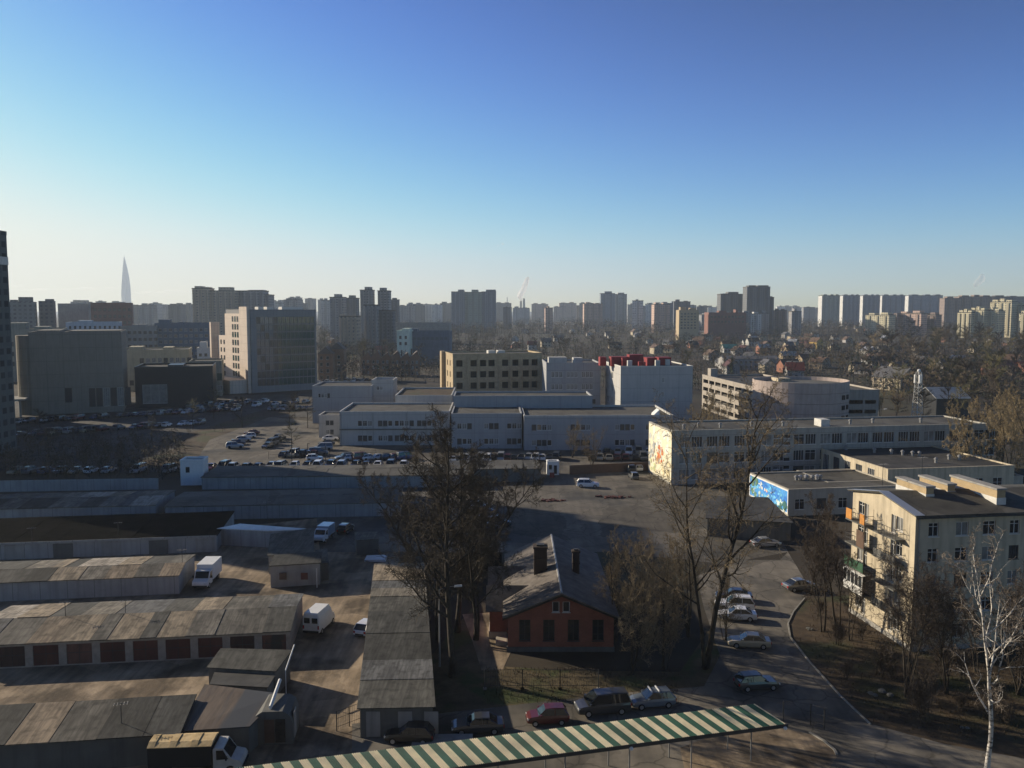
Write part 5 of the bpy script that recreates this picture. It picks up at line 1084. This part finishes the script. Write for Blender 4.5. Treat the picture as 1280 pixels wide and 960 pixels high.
# dry grass on the lawn and dead stalks in the bed
rr = random.Random(9); mb = MB()
def tuft(p, s):
    for k in range(3):
        g = rr.uniform(0,6.283); d = Vector((math.cos(g)*.4, math.sin(g)*.4, 1))*rr.uniform(.1,.35)*s; sd = Vector((-math.sin(g), math.cos(g), 0))*.018*s; mb.face([p-sd, p+sd, p+d])
for i in range(5200):
    px, py = (rr.uniform(1000,1279), rr.uniform(755,925)) if i % 4 else (rr.uniform(604,850), rr.uniform(835,880))
    if px > 990 and px < (1012 if py < 800 else 994+(py-797)*.92): continue
    if px > 990 and (py > 900 and px < 1092 or py > 902+max(0,px-1088)*.24): continue
    tuft(P(px,py,.012), rr.uniform(.6,1.5))
o = mb.build('dead_grass', M['litter']); o['kind'] = 'stuff'

# ------------------------------------------------------------------ vehicles
def car_meshes(kind):
    L_, W, belt, top, hood, wr = dict(sedan=(4.5,1.76,.92,1.44,.86,.31), hatch=(4.1,1.72,.93,1.5,.88,.30), suv=(4.6,1.86,1.06,1.72,1.02,.36), van=(4.9,1.9,1.12,1.92,1.02,.33), mini=(3.7,1.62,.92,1.5,.9,.28))[kind]
    h = L_/2; w = W/2
    def ring(x, wd, z0, z1): return [(x,-wd*.9,z0),(x,-wd,z0+.14),(x,-wd*1.0,z1-.2),(x,-wd*.93,z1),(x,wd*.93,z1),(x,wd,z1-.2),(x,wd,z0+.14),(x,wd*.9,z0)]
    tail = belt-.02 if kind != 'sedan' else belt+.02
    B = MB(); B.loft([ring(-h,w*.80,.36,tail-.16),ring(-h+.1,w*.93,.27,tail-.03),ring(-h*.6,w,.22,belt),ring(0,w,.2,belt),ring(h*.3,w,.22,belt),ring(h*.42,w*.99,.22,hood+.02),ring(h*.8,w*.95,.24,hood-.07),ring(h-.1,w*.88,.28,hood-.2),ring(h,w*.74,.36,hood-.32)])
    cf, rf_, rb, cb = dict(sedan=(.42,.10,-.42,-.76), hatch=(.40,.06,-.72,-.97), suv=(.38,.08,-.78,-.97), van=(.62,.26,-.86,-.99), mini=(.46,.1,-.74,-.97))[kind]
    Gm = MB(); zt = top-.04; wt = w*.76; wb = w*.925
    Gm.loft([[(h*cb,-wb,belt-.02),(h*cb,wb,belt-.02),(h*cb+.02,wb*.98,belt+.02),(h*cb+.02,-wb*.98,belt+.02)],[(h*rb,-wb,belt-.02),(h*rb,wb,belt-.02),(h*rb,wt,zt-.02),(h*rb,-wt,zt-.02)],[(h*rf_,-wb,belt-.02),(h*rf_,wb,belt-.02),(h*rf_,wt,zt),(h*rf_,-wt,zt)],[(h*cf,-wb,belt-.04),(h*cf,wb,belt-.04),(h*cf-.02,wb*.98,belt+.01),(h*cf-.02,-wb*.98,belt+.01)]])
    # roof panel, pillars and mirrors belong to the body
    B.loft([[(h*rb-.08,-wt,zt-.03),(h*rb-.08,wt,zt-.03),(h*rb-.06,wt*.85,zt+.02),(h*rb-.06,-wt*.85,zt+.02)],[(h*(rb+rf_)/2,-wt*1.03,zt-.01),(h*(rb+rf_)/2,wt*1.03,zt-.01),(h*(rb+rf_)/2,wt*.85,zt+.06),(h*(rb+rf_)/2,-wt*.85,zt+.06)],[(h*rf_+.05,-wt,zt-.03),(h*rf_+.05,wt,zt-.03),(h*rf_+.05,wt*.85,zt+.02),(h*rf_+.05,-wt*.85,zt+.02)]])
    for s in (-1,1):
        B.tube([(h*cf,s*wb*.985,belt),(h*rf_,s*wt*1.0,zt)],.035,4); B.tube([(h*cb,s*wb*.985,belt),(h*rb,s*wt*1.0,zt-.02)],.05,4); B.tube([(h*(rb+rf_)/2,s*wb*1.0,belt),(h*(rb+rf_)/2,s*wt*1.02,zt)],.04,4)
        B.box(h*cf-.28,h*cf-.1,s*(w+.1)-.09,s*(w+.1)+.09,belt+.02,belt+.16)
        if kind == 'suv': B.tube([(h*rb,s*wt*.9,top+.04),(h*rf_,s*wt*.9,top+.06)],.025,4)
    wh = MB(); 
    wh.tube([(0,-.1,0),(0,.1,0)], wr, 14); rim = MB(); rim.tube([(0,-.115,0),(0,.115,0)], wr*.62, 10)
    lo = 'lamp'
    hl = MB().box(h-.2,h-.03,-w*.86,-w*.52,hood-.38,hood-.22).mesh('headlight', M['lamp_clear']); hl2 = MB().box(h-.2,h-.03,w*.52,w*.86,hood-.38,hood-.22).mesh('headlight', M['lamp_clear'])
    t1 = MB().box(-h-.012,-h+.1,-w*.86,-w*.6,tail-.36,tail-.12).mesh('taillight', M['lamp_red']); t2 = MB().box(-h-.012,-h+.1,w*.6,w*.86,tail-.36,tail-.12).mesh('taillight', M['lamp_red'])
    bp = MB().box(h-.06,h+.02,-w*.6,w*.6,.34,.5).box(-h-.03,-h+.04,-w*.6,w*.6,.36,.5).mesh('bumper', M['tyre'])
    whole = MB(); off = 0
    for src, mi in ((B,0),(Gm,1)):
        n = len(whole.v); whole.v += src.v; whole.f += [tuple(n+i for i in f) for f in src.f]; whole.m += [mi]*len(src.f)
    for x in (-h*.62,h*.62):
        for s in (-1,1): whole.tube([(x,s*w*.93-.1,wr),(x,s*w*.93+.1,wr)], wr, 8, 2)
    return dict(body=B.mesh('body', M['car_white']), glass=Gm.mesh('window', M['carglass']), wheel=wh.mesh('wheel', M['tyre']), rim=rim.mesh('rim', M['rim']), hl=(hl,hl2), tl=(t1,t2), bp=bp, wx=h*.62, wy=w*.90, wr=wr, whole=whole.mesh('parked_car', [M['car_white'], M['carglass'], M['tyre']]))
CM = {k: car_meshes(k) for k in ('sedan','hatch','suv','van','mini')}
KN = dict(sedan='saloon car', hatch='hatchback', suv='tall estate car', van='minivan', mini='small car')
def car(p, rz, kind, col, label, group=None, lod=2, order=False, name='parked_car'):
    m = CM[kind]; p = Vector((p[0], p[1], .02))
    if lod == 0:
        o = put(m['whole'], name, None, p, rz, M['car_'+col]); return tag(o, label, 'car', group, order)
    root = thing(name, label, 'car', p, rz, group, order)
    put(m['body'], 'body', root, mat=M['car_'+col]); put(m['glass'], 'window', root)
    for x in (-1,1):
        for s in (-1,1):
            o = put(m['wheel'], 'wheel', root, (x*m['wx'], s*m['wy'], m['wr']))
            if lod > 1: put(m['rim'], 'rim', o)
    if lod > 1:
        for q in m['hl']: put(q, 'headlight', root)
        for q in m['tl']: put(q, 'taillight', root)
        put(m['bp'], 'bumper', root)
    return root
# the line along the canopy and the side street, one by one
car(P(512,926), R(176), 'hatch', 'black', 'black hatchback nearest the striped canopy, leftmost of the line')
car(P(597,914), R(184), 'sedan', 'dark_grey', 'dark grey saloon with pale roof line beside the narrow garage end')
car(P(684,903), R(186), 'mini', 'dark_red', 'small red car in the line along the striped canopy')
car(P(753,890), R(190), 'van', 'dark_grey', 'large slate-grey minivan behind the striped canopy')
t_ = car(P(815,882), R(190), 'hatch', 'steel', 'blue-silver car with white roof bars behind the striped canopy')
for x in (-.5,.2): put(MB().box(-.05,.05,-.62,.62,1.5,1.6).mesh('roof_bar', M['white']), 'roof_bar', t_, (x,0,0))
car(P(946,860), R(8), 'hatch', 'dark_grey', 'dark grey hatchback at the mouth of the side street')
car(P(936,808), R(172), 'sedan', 'beige', 'beige saloon with bright nose in the side street')
car(P(921,774), R(172), 'sedan', 'white', 'white saloon, nearer of two white cars in the side street')
car(P(918,762), R(172), 'suv', 'white', 'white tall car behind the other white one in the side street')
car(P(917,750), R(170), 'sedan', 'black', 'black saloon behind the white cars in the side street')
car(P(957,683), R(10), 'sedan', 'silver', 'silver car parked in the dark street below the blue mural')
car(P(735,609), R(-6), 'suv', 'white', 'white tall car alone on the open parking lot')
car(P(788,589), R(92), 'suv', 'dark_grey', 'dark car backed against the brown fence on the parking lot', lod=1)
car(P(797,588), R(95), 'hatch', 'white', 'white car beside the dark one at the brown fence', lod=1)
car(P(792,598), R(95), 'hatch', 'grey', 'grey car in front of the white one near the mural', lod=1)
car(P(432,665), R(80), 'hatch', 'black', 'black car alone in the shaded lane behind the garages')
car(P(460,790), R(72), 'hatch', 'white', 'white car with red lamps half behind the narrow garage row')
for i, (px, py, k, c) in enumerate(((604,642,'sedan','blue'),(612,650,'sedan','grey'),(622,658,'suv','dark_grey'),(598,636,'hatch','silver'),(610,664,'sedan','dark_blue'))):
    car(P(px,py), R(6+i), k, c, '%s %s in the shaded row behind the dark tree' % (c.replace('_',' '), KN[k]), 'cars behind the dark tree', 1)
car(P(1000,737), R(15), 'sedan', 'grey', 'grey car parked behind the kerb corner near the brown trees')
VR = random.Random(15)
def row(n, a, b, rz, where, cols, group, lod=1, kinds=('sedan','hatch','suv','hatch','sedan','van'), miss=.0):
    for i in range(n):
        if VR.random() < miss: continue
        t = (i+.5)/n; px, py = a[0]+(b[0]-a[0])*t, a[1]+(b[1]-a[1])*t; k, c = VR.choice(kinds), VR.choice(cols)
        p = P(px, py); car((p.x+VR.uniform(-.25,.25), p.y+VR.uniform(-.3,.3)), R(rz+VR.uniform(-4,4)+(180 if VR.random() < .4 else 0)), k, c, '%s %s %s' % (c.replace('_',' '), KN[k], where), group, lod, True)
ALLC = ['white','silver','black','grey','dark_grey','white','silver','dark_blue','dark_red','black','blue','beige']
BR = ['white','silver','white','grey','black','dark_grey','beige','silver']
row(17, (256,587), (512,583), 86, 'in the front row above the long garage roof', ALLC, 'cars above the long garage', 1)
row(8, (425,575), (512,574), 30, 'in the second row before the white hospital', ALLC, 'second row before the hospital', 1)
row(6, (392,578), (420,541), 12, 'in the column beside the lit lawn strip', BR, 'column of cars by the hospital', 1)
row(5, (290,562), (318,541), 20, 'at the slanting edge of the car park', ALLC, 'cars at the slanting edge', 1)
row(4, (333,562), (352,547), 70, 'in the small pair row on the lit asphalt', ALLC, 'pair row on the lit asphalt', 1)
row(9, (338,513), (388,512), 60, 'beyond the brown verge before the office tower', BR, 'cars before the office tower', 0)
row(12, (396,479), (462,476), 88, 'behind the left hospital block', BR, 'cars behind the hospital', 0)
row(16, (562,577), (700,574), 84, 'before the recessed hospital wing', ALLC, 'cars before the recessed wing', 1)
row(10, (735,575), (842,574), 84, 'above the brown fence', ALLC, 'cars above the brown fence', 1)
row(9, (728,568), (842,567), 84, 'in the back row above the brown fence', BR, 'back row above the brown fence', 1)
row(30, (-10,531), (300,513), 80, 'in the far row of the left car park', ALLC, 'far row of the left car park', 0, miss=.1)
row(13, (236,509), (336,503), 75, 'beside the scrub below the office tower', BR, 'cars beside the scrub', 0)
row(7, (352,571), (398,569), 84, 'in the short row behind the dark railing', ALLC, 'cars behind the railing', 1)
row(26, (-10,548), (255,530), 80, 'in the middle row of the left car park', ALLC, 'middle row of the left car park', 0, miss=.15)
row(18, (170,520), (388,503), 80, 'in the back row below the office tower', ALLC, 'back row of the left car park', 0, miss=.1)
row(12, (-10,592), (222,590), 80, 'in the near row of the left car park', ALLC, 'near row of the left car park', 1, miss=.35)

# vans and trucks
def wheels(root, xs, w, r):
    wm = MB().tube([(0,-.13,0),(0,.13,0)], r, 14).mesh('wheel', M['tyre']); rm = MB().tube([(0,-.14,0),(0,.14,0)], r*.55, 10).mesh('rim', M['rim'])
    for x in xs:
        for s in (-1,1): o = put(wm, 'wheel', root, (x, s*w, r)); put(rm, 'rim', o)
def cab(root, x0, w, hh, mat):
    """bonneted light-truck cab whose nose points along +x from x0"""
    b = MB(); pr_ = [(x0,.45),(x0+2.15,.45),(x0+2.2,.85),(x0+2.05,1.12),(x0+1.35,1.3),(x0+.75,hh),(x0+.1,hh+.03),(x0,hh-.05)]
    b.loft([[(x,y,z) for x, z in pr_] for y in (-w,-w+.08,w-.08,w)]); b.build('cab', mat, root)
    g_ = MB(); g_.loft([[(x0+1.36,y,1.34),(x0+1.32,y,1.32),(x0+.80,y,hh-.08),(x0+.84,y,hh-.06)] for y in (-w*.86,w*.86)]); g_.build('windscreen', M['carglass'], root)
    for s in (-1,1):
        MB().loft([[(x0+.25,s*w+s*d,1.25),(x0+1.15,s*w+s*d,1.28),(x0+.78,s*w+s*d,hh-.15),(x0+.25,s*w+s*d,hh-.15)] for d in (.0,.012)]).build('side_window', M['carglass'], root)
        MB().box(x0+2.08,x0+2.21,s*w*.7-.16,s*w*.7+.16,.72,.92).build('headlight', M['lamp_clear'], root)
        MB().box(x0+1.0,x0+1.1,s*(w+.2)-.1,s*(w+.2)+.1,1.3,1.6).build('mirror', M['tyre'], root)
    MB().box(x0+2.15,x0+2.27,-w*.95,w*.95,.42,.62).build('bumper', M['tyre'], root)
p = P(258,730); root = thing('box_truck', 'white box truck with blue-black windscreen parked facing the camera', 'truck', (p.x, p.y, .02), R(-88))
cab(root, .5, .98, 2.15, M['white']); MB().box(-3.4,.45,-1.05,1.05,.75,2.75).build('cargo_box', M['white'], root); MB().box(-3.3,.6,-.45,.45,.5,.74).build('chassis', M['metal_dark'], root); wheels(root, (-2.2,1.75), .86, .36)
p = P(399,786); root = thing('van', 'white high-roofed van seen from behind on the dirt yard', 'van', (p.x, p.y, .02), R(80))
b = MB(); rg_ = lambda x, w_, z1, z0=.4: [(x,-w_*.96,z0),(x,-w_,z0+.2),(x,-w_*.97,z1-.5),(x,-w_*.78,z1),(x,w_*.78,z1),(x,w_*.97,z1-.5),(x,w_,z0+.2),(x,w_*.96,z0)]
b.loft([rg_(-2.3,.96,2.45),rg_(-2.2,1.0,2.6),rg_(1.0,1.0,2.6),rg_(1.7,.97,1.9),rg_(1.95,.95,1.35),rg_(2.6,.9,1.15),rg_(2.7,.8,.95)]); b.build('body', M['white'], root)
for s in (-1,1): MB().box(-2.33,-2.29,s*.45-.33,s*.45+.33,1.45,2.05).build('rear_window', M['carglass'], root); MB().box(-2.33,-2.28,s*.86-.08,s*.86+.08,.8,1.2).build('taillight', M['lamp_red'], root)
MB().loft([[(1.06,y,2.5),(1.1,y,2.52),(1.74,y,1.9),(1.7,y,1.86)] for y in (-.75,.75)]).build('windscreen', M['carglass'], root); MB().box(-2.4,-2.3,-.9,.9,.4,.6).build('bumper', M['tyre'], root); wheels(root, (-1.5,1.75), .88, .34)
p = P(250,962); root = thing('cargo_truck', 'light truck with tan ribbed tarpaulin roof and pale cab', 'truck', (p.x, p.y, .02), R(4))
cab(root, 1.3, 1.0, 2.15, M['offwhite']); MB().box(-3.6,1.2,-1.1,1.1,.8,2.45).build('cargo_box', M['near_black'], root)
M['tarp'] = ramp_mat('tan_tarpaulin', (.42,.30,.14), (.62,.47,.25), .8, .8, 6, bump=.4, bscale=2)
tp = MB(); n = 9
for i in range(n):
    xa, xb = -3.62+4.86*i/n, -3.62+4.86*(i+1)/n; h = .06 if i % 3 == 0 else 0
    tp.loft([[(x,-1.13,2.44),(x,-.55,2.62+h),(x,.55,2.62+h),(x,1.13,2.44),(x,1.13,2.40),(x,-1.13,2.40)] for x in (xa, xb)])
tp.build('tarpaulin', M['tarp'], root); wheels(root, (-2.2,2.6), .88, .38)
p = P(405,675); root = thing('box_truck', 'small white truck with blue cab sides parked in the shaded lane', 'truck', (p.x, p.y, .02), R(-98))
cab(root, .5, .9, 2.0, M['car_white']); MB().box(-2.4,.45,-.95,.95,.75,2.3).build('cargo_box', M['car_pale_blue'], root); wheels(root, (-1.5,1.7), .8, .34)

# ------------------------------------------------------------------ poles, mast, fences
def lamp_post(p, h, label, rz=0, arm=1.6):
    root = thing('street_lamp', label, 'street lamp', p, rz)
    MB().tube([(0,0,0),(0,0,h*.5),(0,0,h)], [.11,.08,.05], 7).build('pole', M['metal_grey'], root); MB().tube([(0,0,h),(arm*.5,0,h+.3),(arm,0,h+.35)], .04, 5).build('arm', M['metal_grey'], root)
    MB().loft([[(arm-.1,y,h+.28),(arm+.7,y,h+.36),(arm+.65,y,h+.48),(arm-.05,y,h+.42)] for y in (-.16,.16)]).build('lamp_head', M['white'], root); return root
def lp(px, py_top, h, label, rz=0):
    q = P(px, py_top, h); return lamp_post((q.x, q.y, 0), h, label, rz)
lp(549,737,8,'street lamp with big white head shining beside the dark tree', 0)
lp(1098,513,9,'street lamp before the car park wing')
for px, lb in ((365,'left'),(385,'middle'),(407,'right')):
    q = P(px, 578); root = thing('fence_post', 'thin dark gate post before the hospital lawn, %s of three' % lb, 'post', q, 0); MB().tube([(0,0,0),(0,0,4.6)], .09, 6).build('pole', M['metal_dark'], root); MB().tube([(0,0,4.6),(.5,0,4.5)], .05, 5).build('arm', M['metal_dark'], root)
def antenna(px, py, z, h, label):
    q = P(px, py, z); root = thing('antenna', label, 'antenna', q, .3); MB().tube([(0,0,-.1),(0,0,h)], .035, 5).build('pole', M['metal_dark'], root)
    mb = MB(); mb.tube([(-.6,0,h-.1),(.6,0,h-.1)], .02, 4)
    for i in range(5): mb.tube([(-.5+i*.25,-.3,h-.1),(-.5+i*.25,.3,h-.1)], .014, 4)
    mb.build('crossbars', M['metal_grey'], root)
for px, py, z, h, lb in ((40,678,2.6,2.2,'roof antenna on the black bitumen roof, left one'),(148,669,2.6,2.0,'roof antenna on the black bitumen roof, right one'),(82,772,3.1,1.8,'roof antenna on the ridge of the red-door garages'),(157,768,3.1,1.6,'second roof antenna on the ridge of the red-door garages'),(152,905,2.7,1.8,'roof antenna on the nearest patched roof'),(334,650,2.8,3.0,'thin pole on the bright white kinked roof'),(228,705,2.9,2,'white-tipped pole on the roof before the white truck'),(1103,606,16,2.5,'roof antenna on the cream apartment block'),(1152,600,16,2.8,'roof antenna between the brick chimneys of the cream block')):
    antenna(px, py, z, h, lb)
# lattice phone mast
q = P(1146,534); root = thing('phone_mast', 'white-topped lattice phone mast behind the school', 'mast', (q.x, q.y, 0), R(20)); mh = PD(1146,465,q.y).z; mb = MB()
cs = lambda t: [(s1*(1.3-.75*t), s2*(1.3-.75*t)) for s1, s2 in ((-1,-1),(1,-1),(1,1),(-1,1))]
nl = 11
for i in range(4): mb.tube([(*cs(0)[i],0),(*cs(1)[i],mh)], .11, 5)
for k in range(nl):
    t0, t1 = k/nl, (k+1)/nl
    for i in range(4): mb.tube([(*cs(t0)[i],mh*t0),(*cs(t1)[(i+1)%4],mh*t1)], .06, 4); mb.tube([(*cs(t1)[i],mh*t1),(*cs(t1)[(i+1)%4],mh*t1)], .05, 4)
mb.build('lattice', M['offwhite'], root)
for i, g in enumerate((0,2.1,4.2)): MB().box(-.25+math.cos(g)*1.1,.25+math.cos(g)*1.1,-.15+math.sin(g)*1.1,.15+math.sin(g)*1.1,mh-3.4,mh-.8).build('panel_antenna', M['white'], root)
MB().lathe(0,0,[(.15,mh),(.5,mh+.2),(.5,mh+.7),(.1,mh+.9)],12).build('dish', M['white'], root); MB().box(-3.4,-1.6,-1.2,1,0,3.4).build('equipment_cabinet', M['white'], root)
# metal fence with concrete footings on the lawn
def rail_fence(name, label, pts, h, step, mat, foot=False, bars=0):
    q = [P(*p) for p in pts]; o_ = q[0]; root = thing(name, label, 'fence', o_, 0)
    for a, b in zip(q, q[1:]):
        v = b-a; n = max(1, round(v.length/step)); rl = MB()
        for z in (h*.2, h*.62, h-.05): rl.tube([a-o_+Vector((0,0,z)), b-o_+Vector((0,0,z))], .022, 4)
        if bars:
            m_ = int(v.length/bars)
            for i in range(m_): c = a-o_+v*(i/m_); rl.tube([c+Vector((0,0,.1)), c+Vector((0,0,h-.06))], .011, 3)
        rl.build('rail', mat, root)
        for i in range(n+1):
            c = a-o_+v*(i/n); MB().tube([c, c+Vector((0,0,h))], .05, 6).build('post', mat, root)
            if foot: MB().box(c.x-.16,c.x+.16,c.y-.16,c.y+.16,0,.18).build('footing', M['kerb'], root)
rail_fence('fence', 'dark metal fence on small concrete footings across the lawn', [(606,862),(653,862),(700,862),(748,862)], 2.0, 2.7, M['metal_dark'], True, .22)
rail_fence('fence', 'dark mesh fence at the end of the dirt yard before the canopy', [(421,914),(452,902)], 1.8, 1.5, M['metal_dark'], False, .18)
rail_fence('fence', 'dark railing along the lit lawn strip of the hospital', [(336,574),(412,573),(470,571)], 1.8, 4, M['metal_dark'], False)
rail_fence('barrier', 'thin dark barrier frame at the right end of the canopy', [(979,902),(1013,906),(1030,912)], 1.9, 3, M['metal_dark'])
for px, py, s, lb in ((1012,787,.5,'leftmost heap of pale stones in the leaf-strewn bed'),(1098,868,1.1,'pale concrete lump among the dead leaves of the bed'),(1204,910,.5,'small dark stone heap near the birch')):
    q = P(px,py); mb = MB(); rs = random.Random(px)
    for i in range(5):
        x, y, r = rs.uniform(-s,s), rs.uniform(-s*.5,s*.5), rs.uniform(.2,.45)*s; mb.loft([[(x+r*f*math.cos(6.283*k/7)*rs.uniform(.8,1.2), y+r*f*math.sin(6.283*k/7)*rs.uniform(.8,1.2), z*r) for k in range(7)] for f, z in ((.8,0),(1,.35),(.6,.8))])
    o = mb.build('stone_heap', M['concrete_dark']); o.location = q; tag(o, lb, 'stones')
# timber and scrap lying about the yards
rs = random.Random(8)
for px, py, L_, w_, m, lb in ((553,930,5,1.6,'concrete','flat pale slab between the black hatchback and the canopy'),(505,893,2.2,1.6,'metal_dark','small dark trailer beside the mesh fence'),(470,700,3,2,'white','small white awning at the far end of the narrow garage row'),(690,626,2.2,.7,'rust','low heap of reddish bricks on the parking lot'),(766,622,3,.8,'rust','second low heap of reddish bricks on the parking lot')):
    q = P(px,py); mb = MB()
    if 'heap' in lb:
        for i in range(40): x, y = rs.gauss(0,L_*.5), rs.gauss(0,w_*.5); s = rs.uniform(.12,.4); mb.box(x-s,x+s,y-s*.6,y+s*.6,0,rs.uniform(.1,.35),rot=rs.uniform(0,3))
    else: mb.prism([(-L_/2,-w_/2),(L_/2,-w_/2),(L_/2,w_/2),(-L_/2,w_/2)], .02, [.3,.35,.5,.42]); mb.box(-L_/2+.2,-L_/2+.5,-w_/2,w_/2,0,.25)
    o = mb.build('brick_heap' if 'heap' in lb else 'awning' if 'awning' in lb else 'trailer' if 'trailer' in lb else 'slab', M[m]); o.location = q; tag(o, lb, 'bricks' if 'heap' in lb else 'awning' if 'awning' in lb else 'trailer' if 'trailer' in lb else 'slab')

# ------------------------------------------------------------------ smoke, haze
def volume_mat(name, col, dens, aniso=.3):
    m = bpy.data.materials.new(name); m.use_nodes = True; t = m.node_tree; t.nodes.remove(t.nodes['Principled BSDF']); v = t.nodes.new('ShaderNodeVolumePrincipled')
    v.inputs['Color'].default_value = (*col, 1); v.inputs['Density'].default_value = dens; v.inputs['Anisotropy'].default_value = aniso; t.links.new(v.outputs[0], t.nodes['Material Output'].inputs['Volume']); return m
def steam_mat(alpha):
    m = bpy.data.materials.new('steam'); m.use_nodes = True; t = m.node_tree; t.nodes.remove(t.nodes['Principled BSDF'])
    a_, b_, c_, m1, m2 = (t.nodes.new('ShaderNode'+k) for k in ('BsdfDiffuse','BsdfTranslucent','BsdfTransparent','MixShader','MixShader'))
    a_.inputs[0].default_value = b_.inputs[0].default_value = (.95,.95,.95,1); m1.inputs[0].default_value = .6; m2.inputs[0].default_value = alpha
    L = t.links.new; L(a_.outputs[0], m1.inputs[1]); L(b_.outputs[0], m1.inputs[2]); L(c_.outputs[0], m2.inputs[1]); L(m1.outputs[0], m2.inputs[2]); L(m2.outputs[0], t.nodes['Material Output'].inputs[0]); return m
def plume(pts, label, dens):
    mb = MB(); rs = random.Random(2)
    c0 = Vector(pts[0][:3])
    rings = []
    for x, y, z, r in pts:
        rings.append([(x-c0.x+r*rs.uniform(.7,1.15)*math.cos(6.283*k/12), y-c0.y+r*math.sin(6.283*k/12), z-c0.z+rs.uniform(-.12,.12)*r) for k in range(12)])
    mb.loft(rings); o = mb.build('smoke', steam_mat(dens)); o.location = c0; o['kind'] = 'stuff'; o['label'] = label; return o
def pp(px, py, D, r): q = PD(px, py, D); return (q.x, q.y, q.z, r*D/1080)
plume([pp(652,377,3600,.6),pp(650,371,3600,3.4),pp(652,366,3600,4.6),pp(655,361,3600,3.6),pp(657,355,3600,4.4),pp(659,349,3600,3.2),pp(660,346,3600,.8)], 'white plume of steam rising from the twin chimneys', .5)
plume([pp(1219,359,3600,1),pp(1221,356,3600,4),pp(1224,352,3600,5.5),pp(1227,347,3600,4),pp(1228,342,3600,1.5)], 'pale puff of steam above the right-hand slabs', .16)
rs = random.Random(31)
def cloud(px, py, D, w_, h_, dens, n=5):
    mb = MB(); c0 = PD(px, py, D); k = D/1080
    for i in range(n):
        x, z, r, q = rs.uniform(-.5,.5)*w_*k, rs.uniform(-.3,.3)*h_*k, rs.uniform(.2,.5)*w_*k/ (1+.15*n), rs.uniform(.4,.8)*h_*k*.5
        mb.loft([[(x+r*f*math.cos(6.283*j/9)*rs.uniform(.8,1.2), r*f*math.sin(6.283*j/9)*.6, z+zz*q) for j in range(9)] for f, zz in ((.1,-1),(.75,-.6),(1,0),(.7,.65),(.1,1))])
    o = mb.build('cloud', volume_mat('thin_cloud', (.98,.94,.9), dens, .4)); o.location = c0; o['kind'] = 'stuff'
cloud(626,306,9500,7,4,.02,3)
for px, py, w_, h_ in ((14,357,30,3),(60,362,60,3.5),(118,360,50,3),(205,364,60,4),(182,366,40,3),(66,345,14,1.6),(130,342,8,1.6),(228,357,14,1.8)): cloud(px,py,14000,w_,h_,.0022,7)
hz = MB(); hz.box(-7000,7000,-60,8200,-1.2,500); o = hz.build('haze', volume_mat('haze', (.74,.86,1.0), HAZE, .25)); o['kind'] = 'stuff'

# ------------------------------------------------------------------ labels that would not be unique get their place in the row
ORD = ['leftmost','second from left','third from left','fourth from left','fifth from left','sixth from left','seventh from left','eighth from left','ninth from left','tenth from left','eleventh from left','twelfth from left']
by = {}
for o in REG: by.setdefault(o['label'], []).append(o)
for lab, os_ in by.items():
    if len(os_) > 1:
        os_.sort(key=lambda o: PX(o.location))
        for i, o in enumerate(os_): o['label'] = '%s, %s' % (lab, ORD[i] if i < len(ORD) else 'number %d from left' % (i+1))
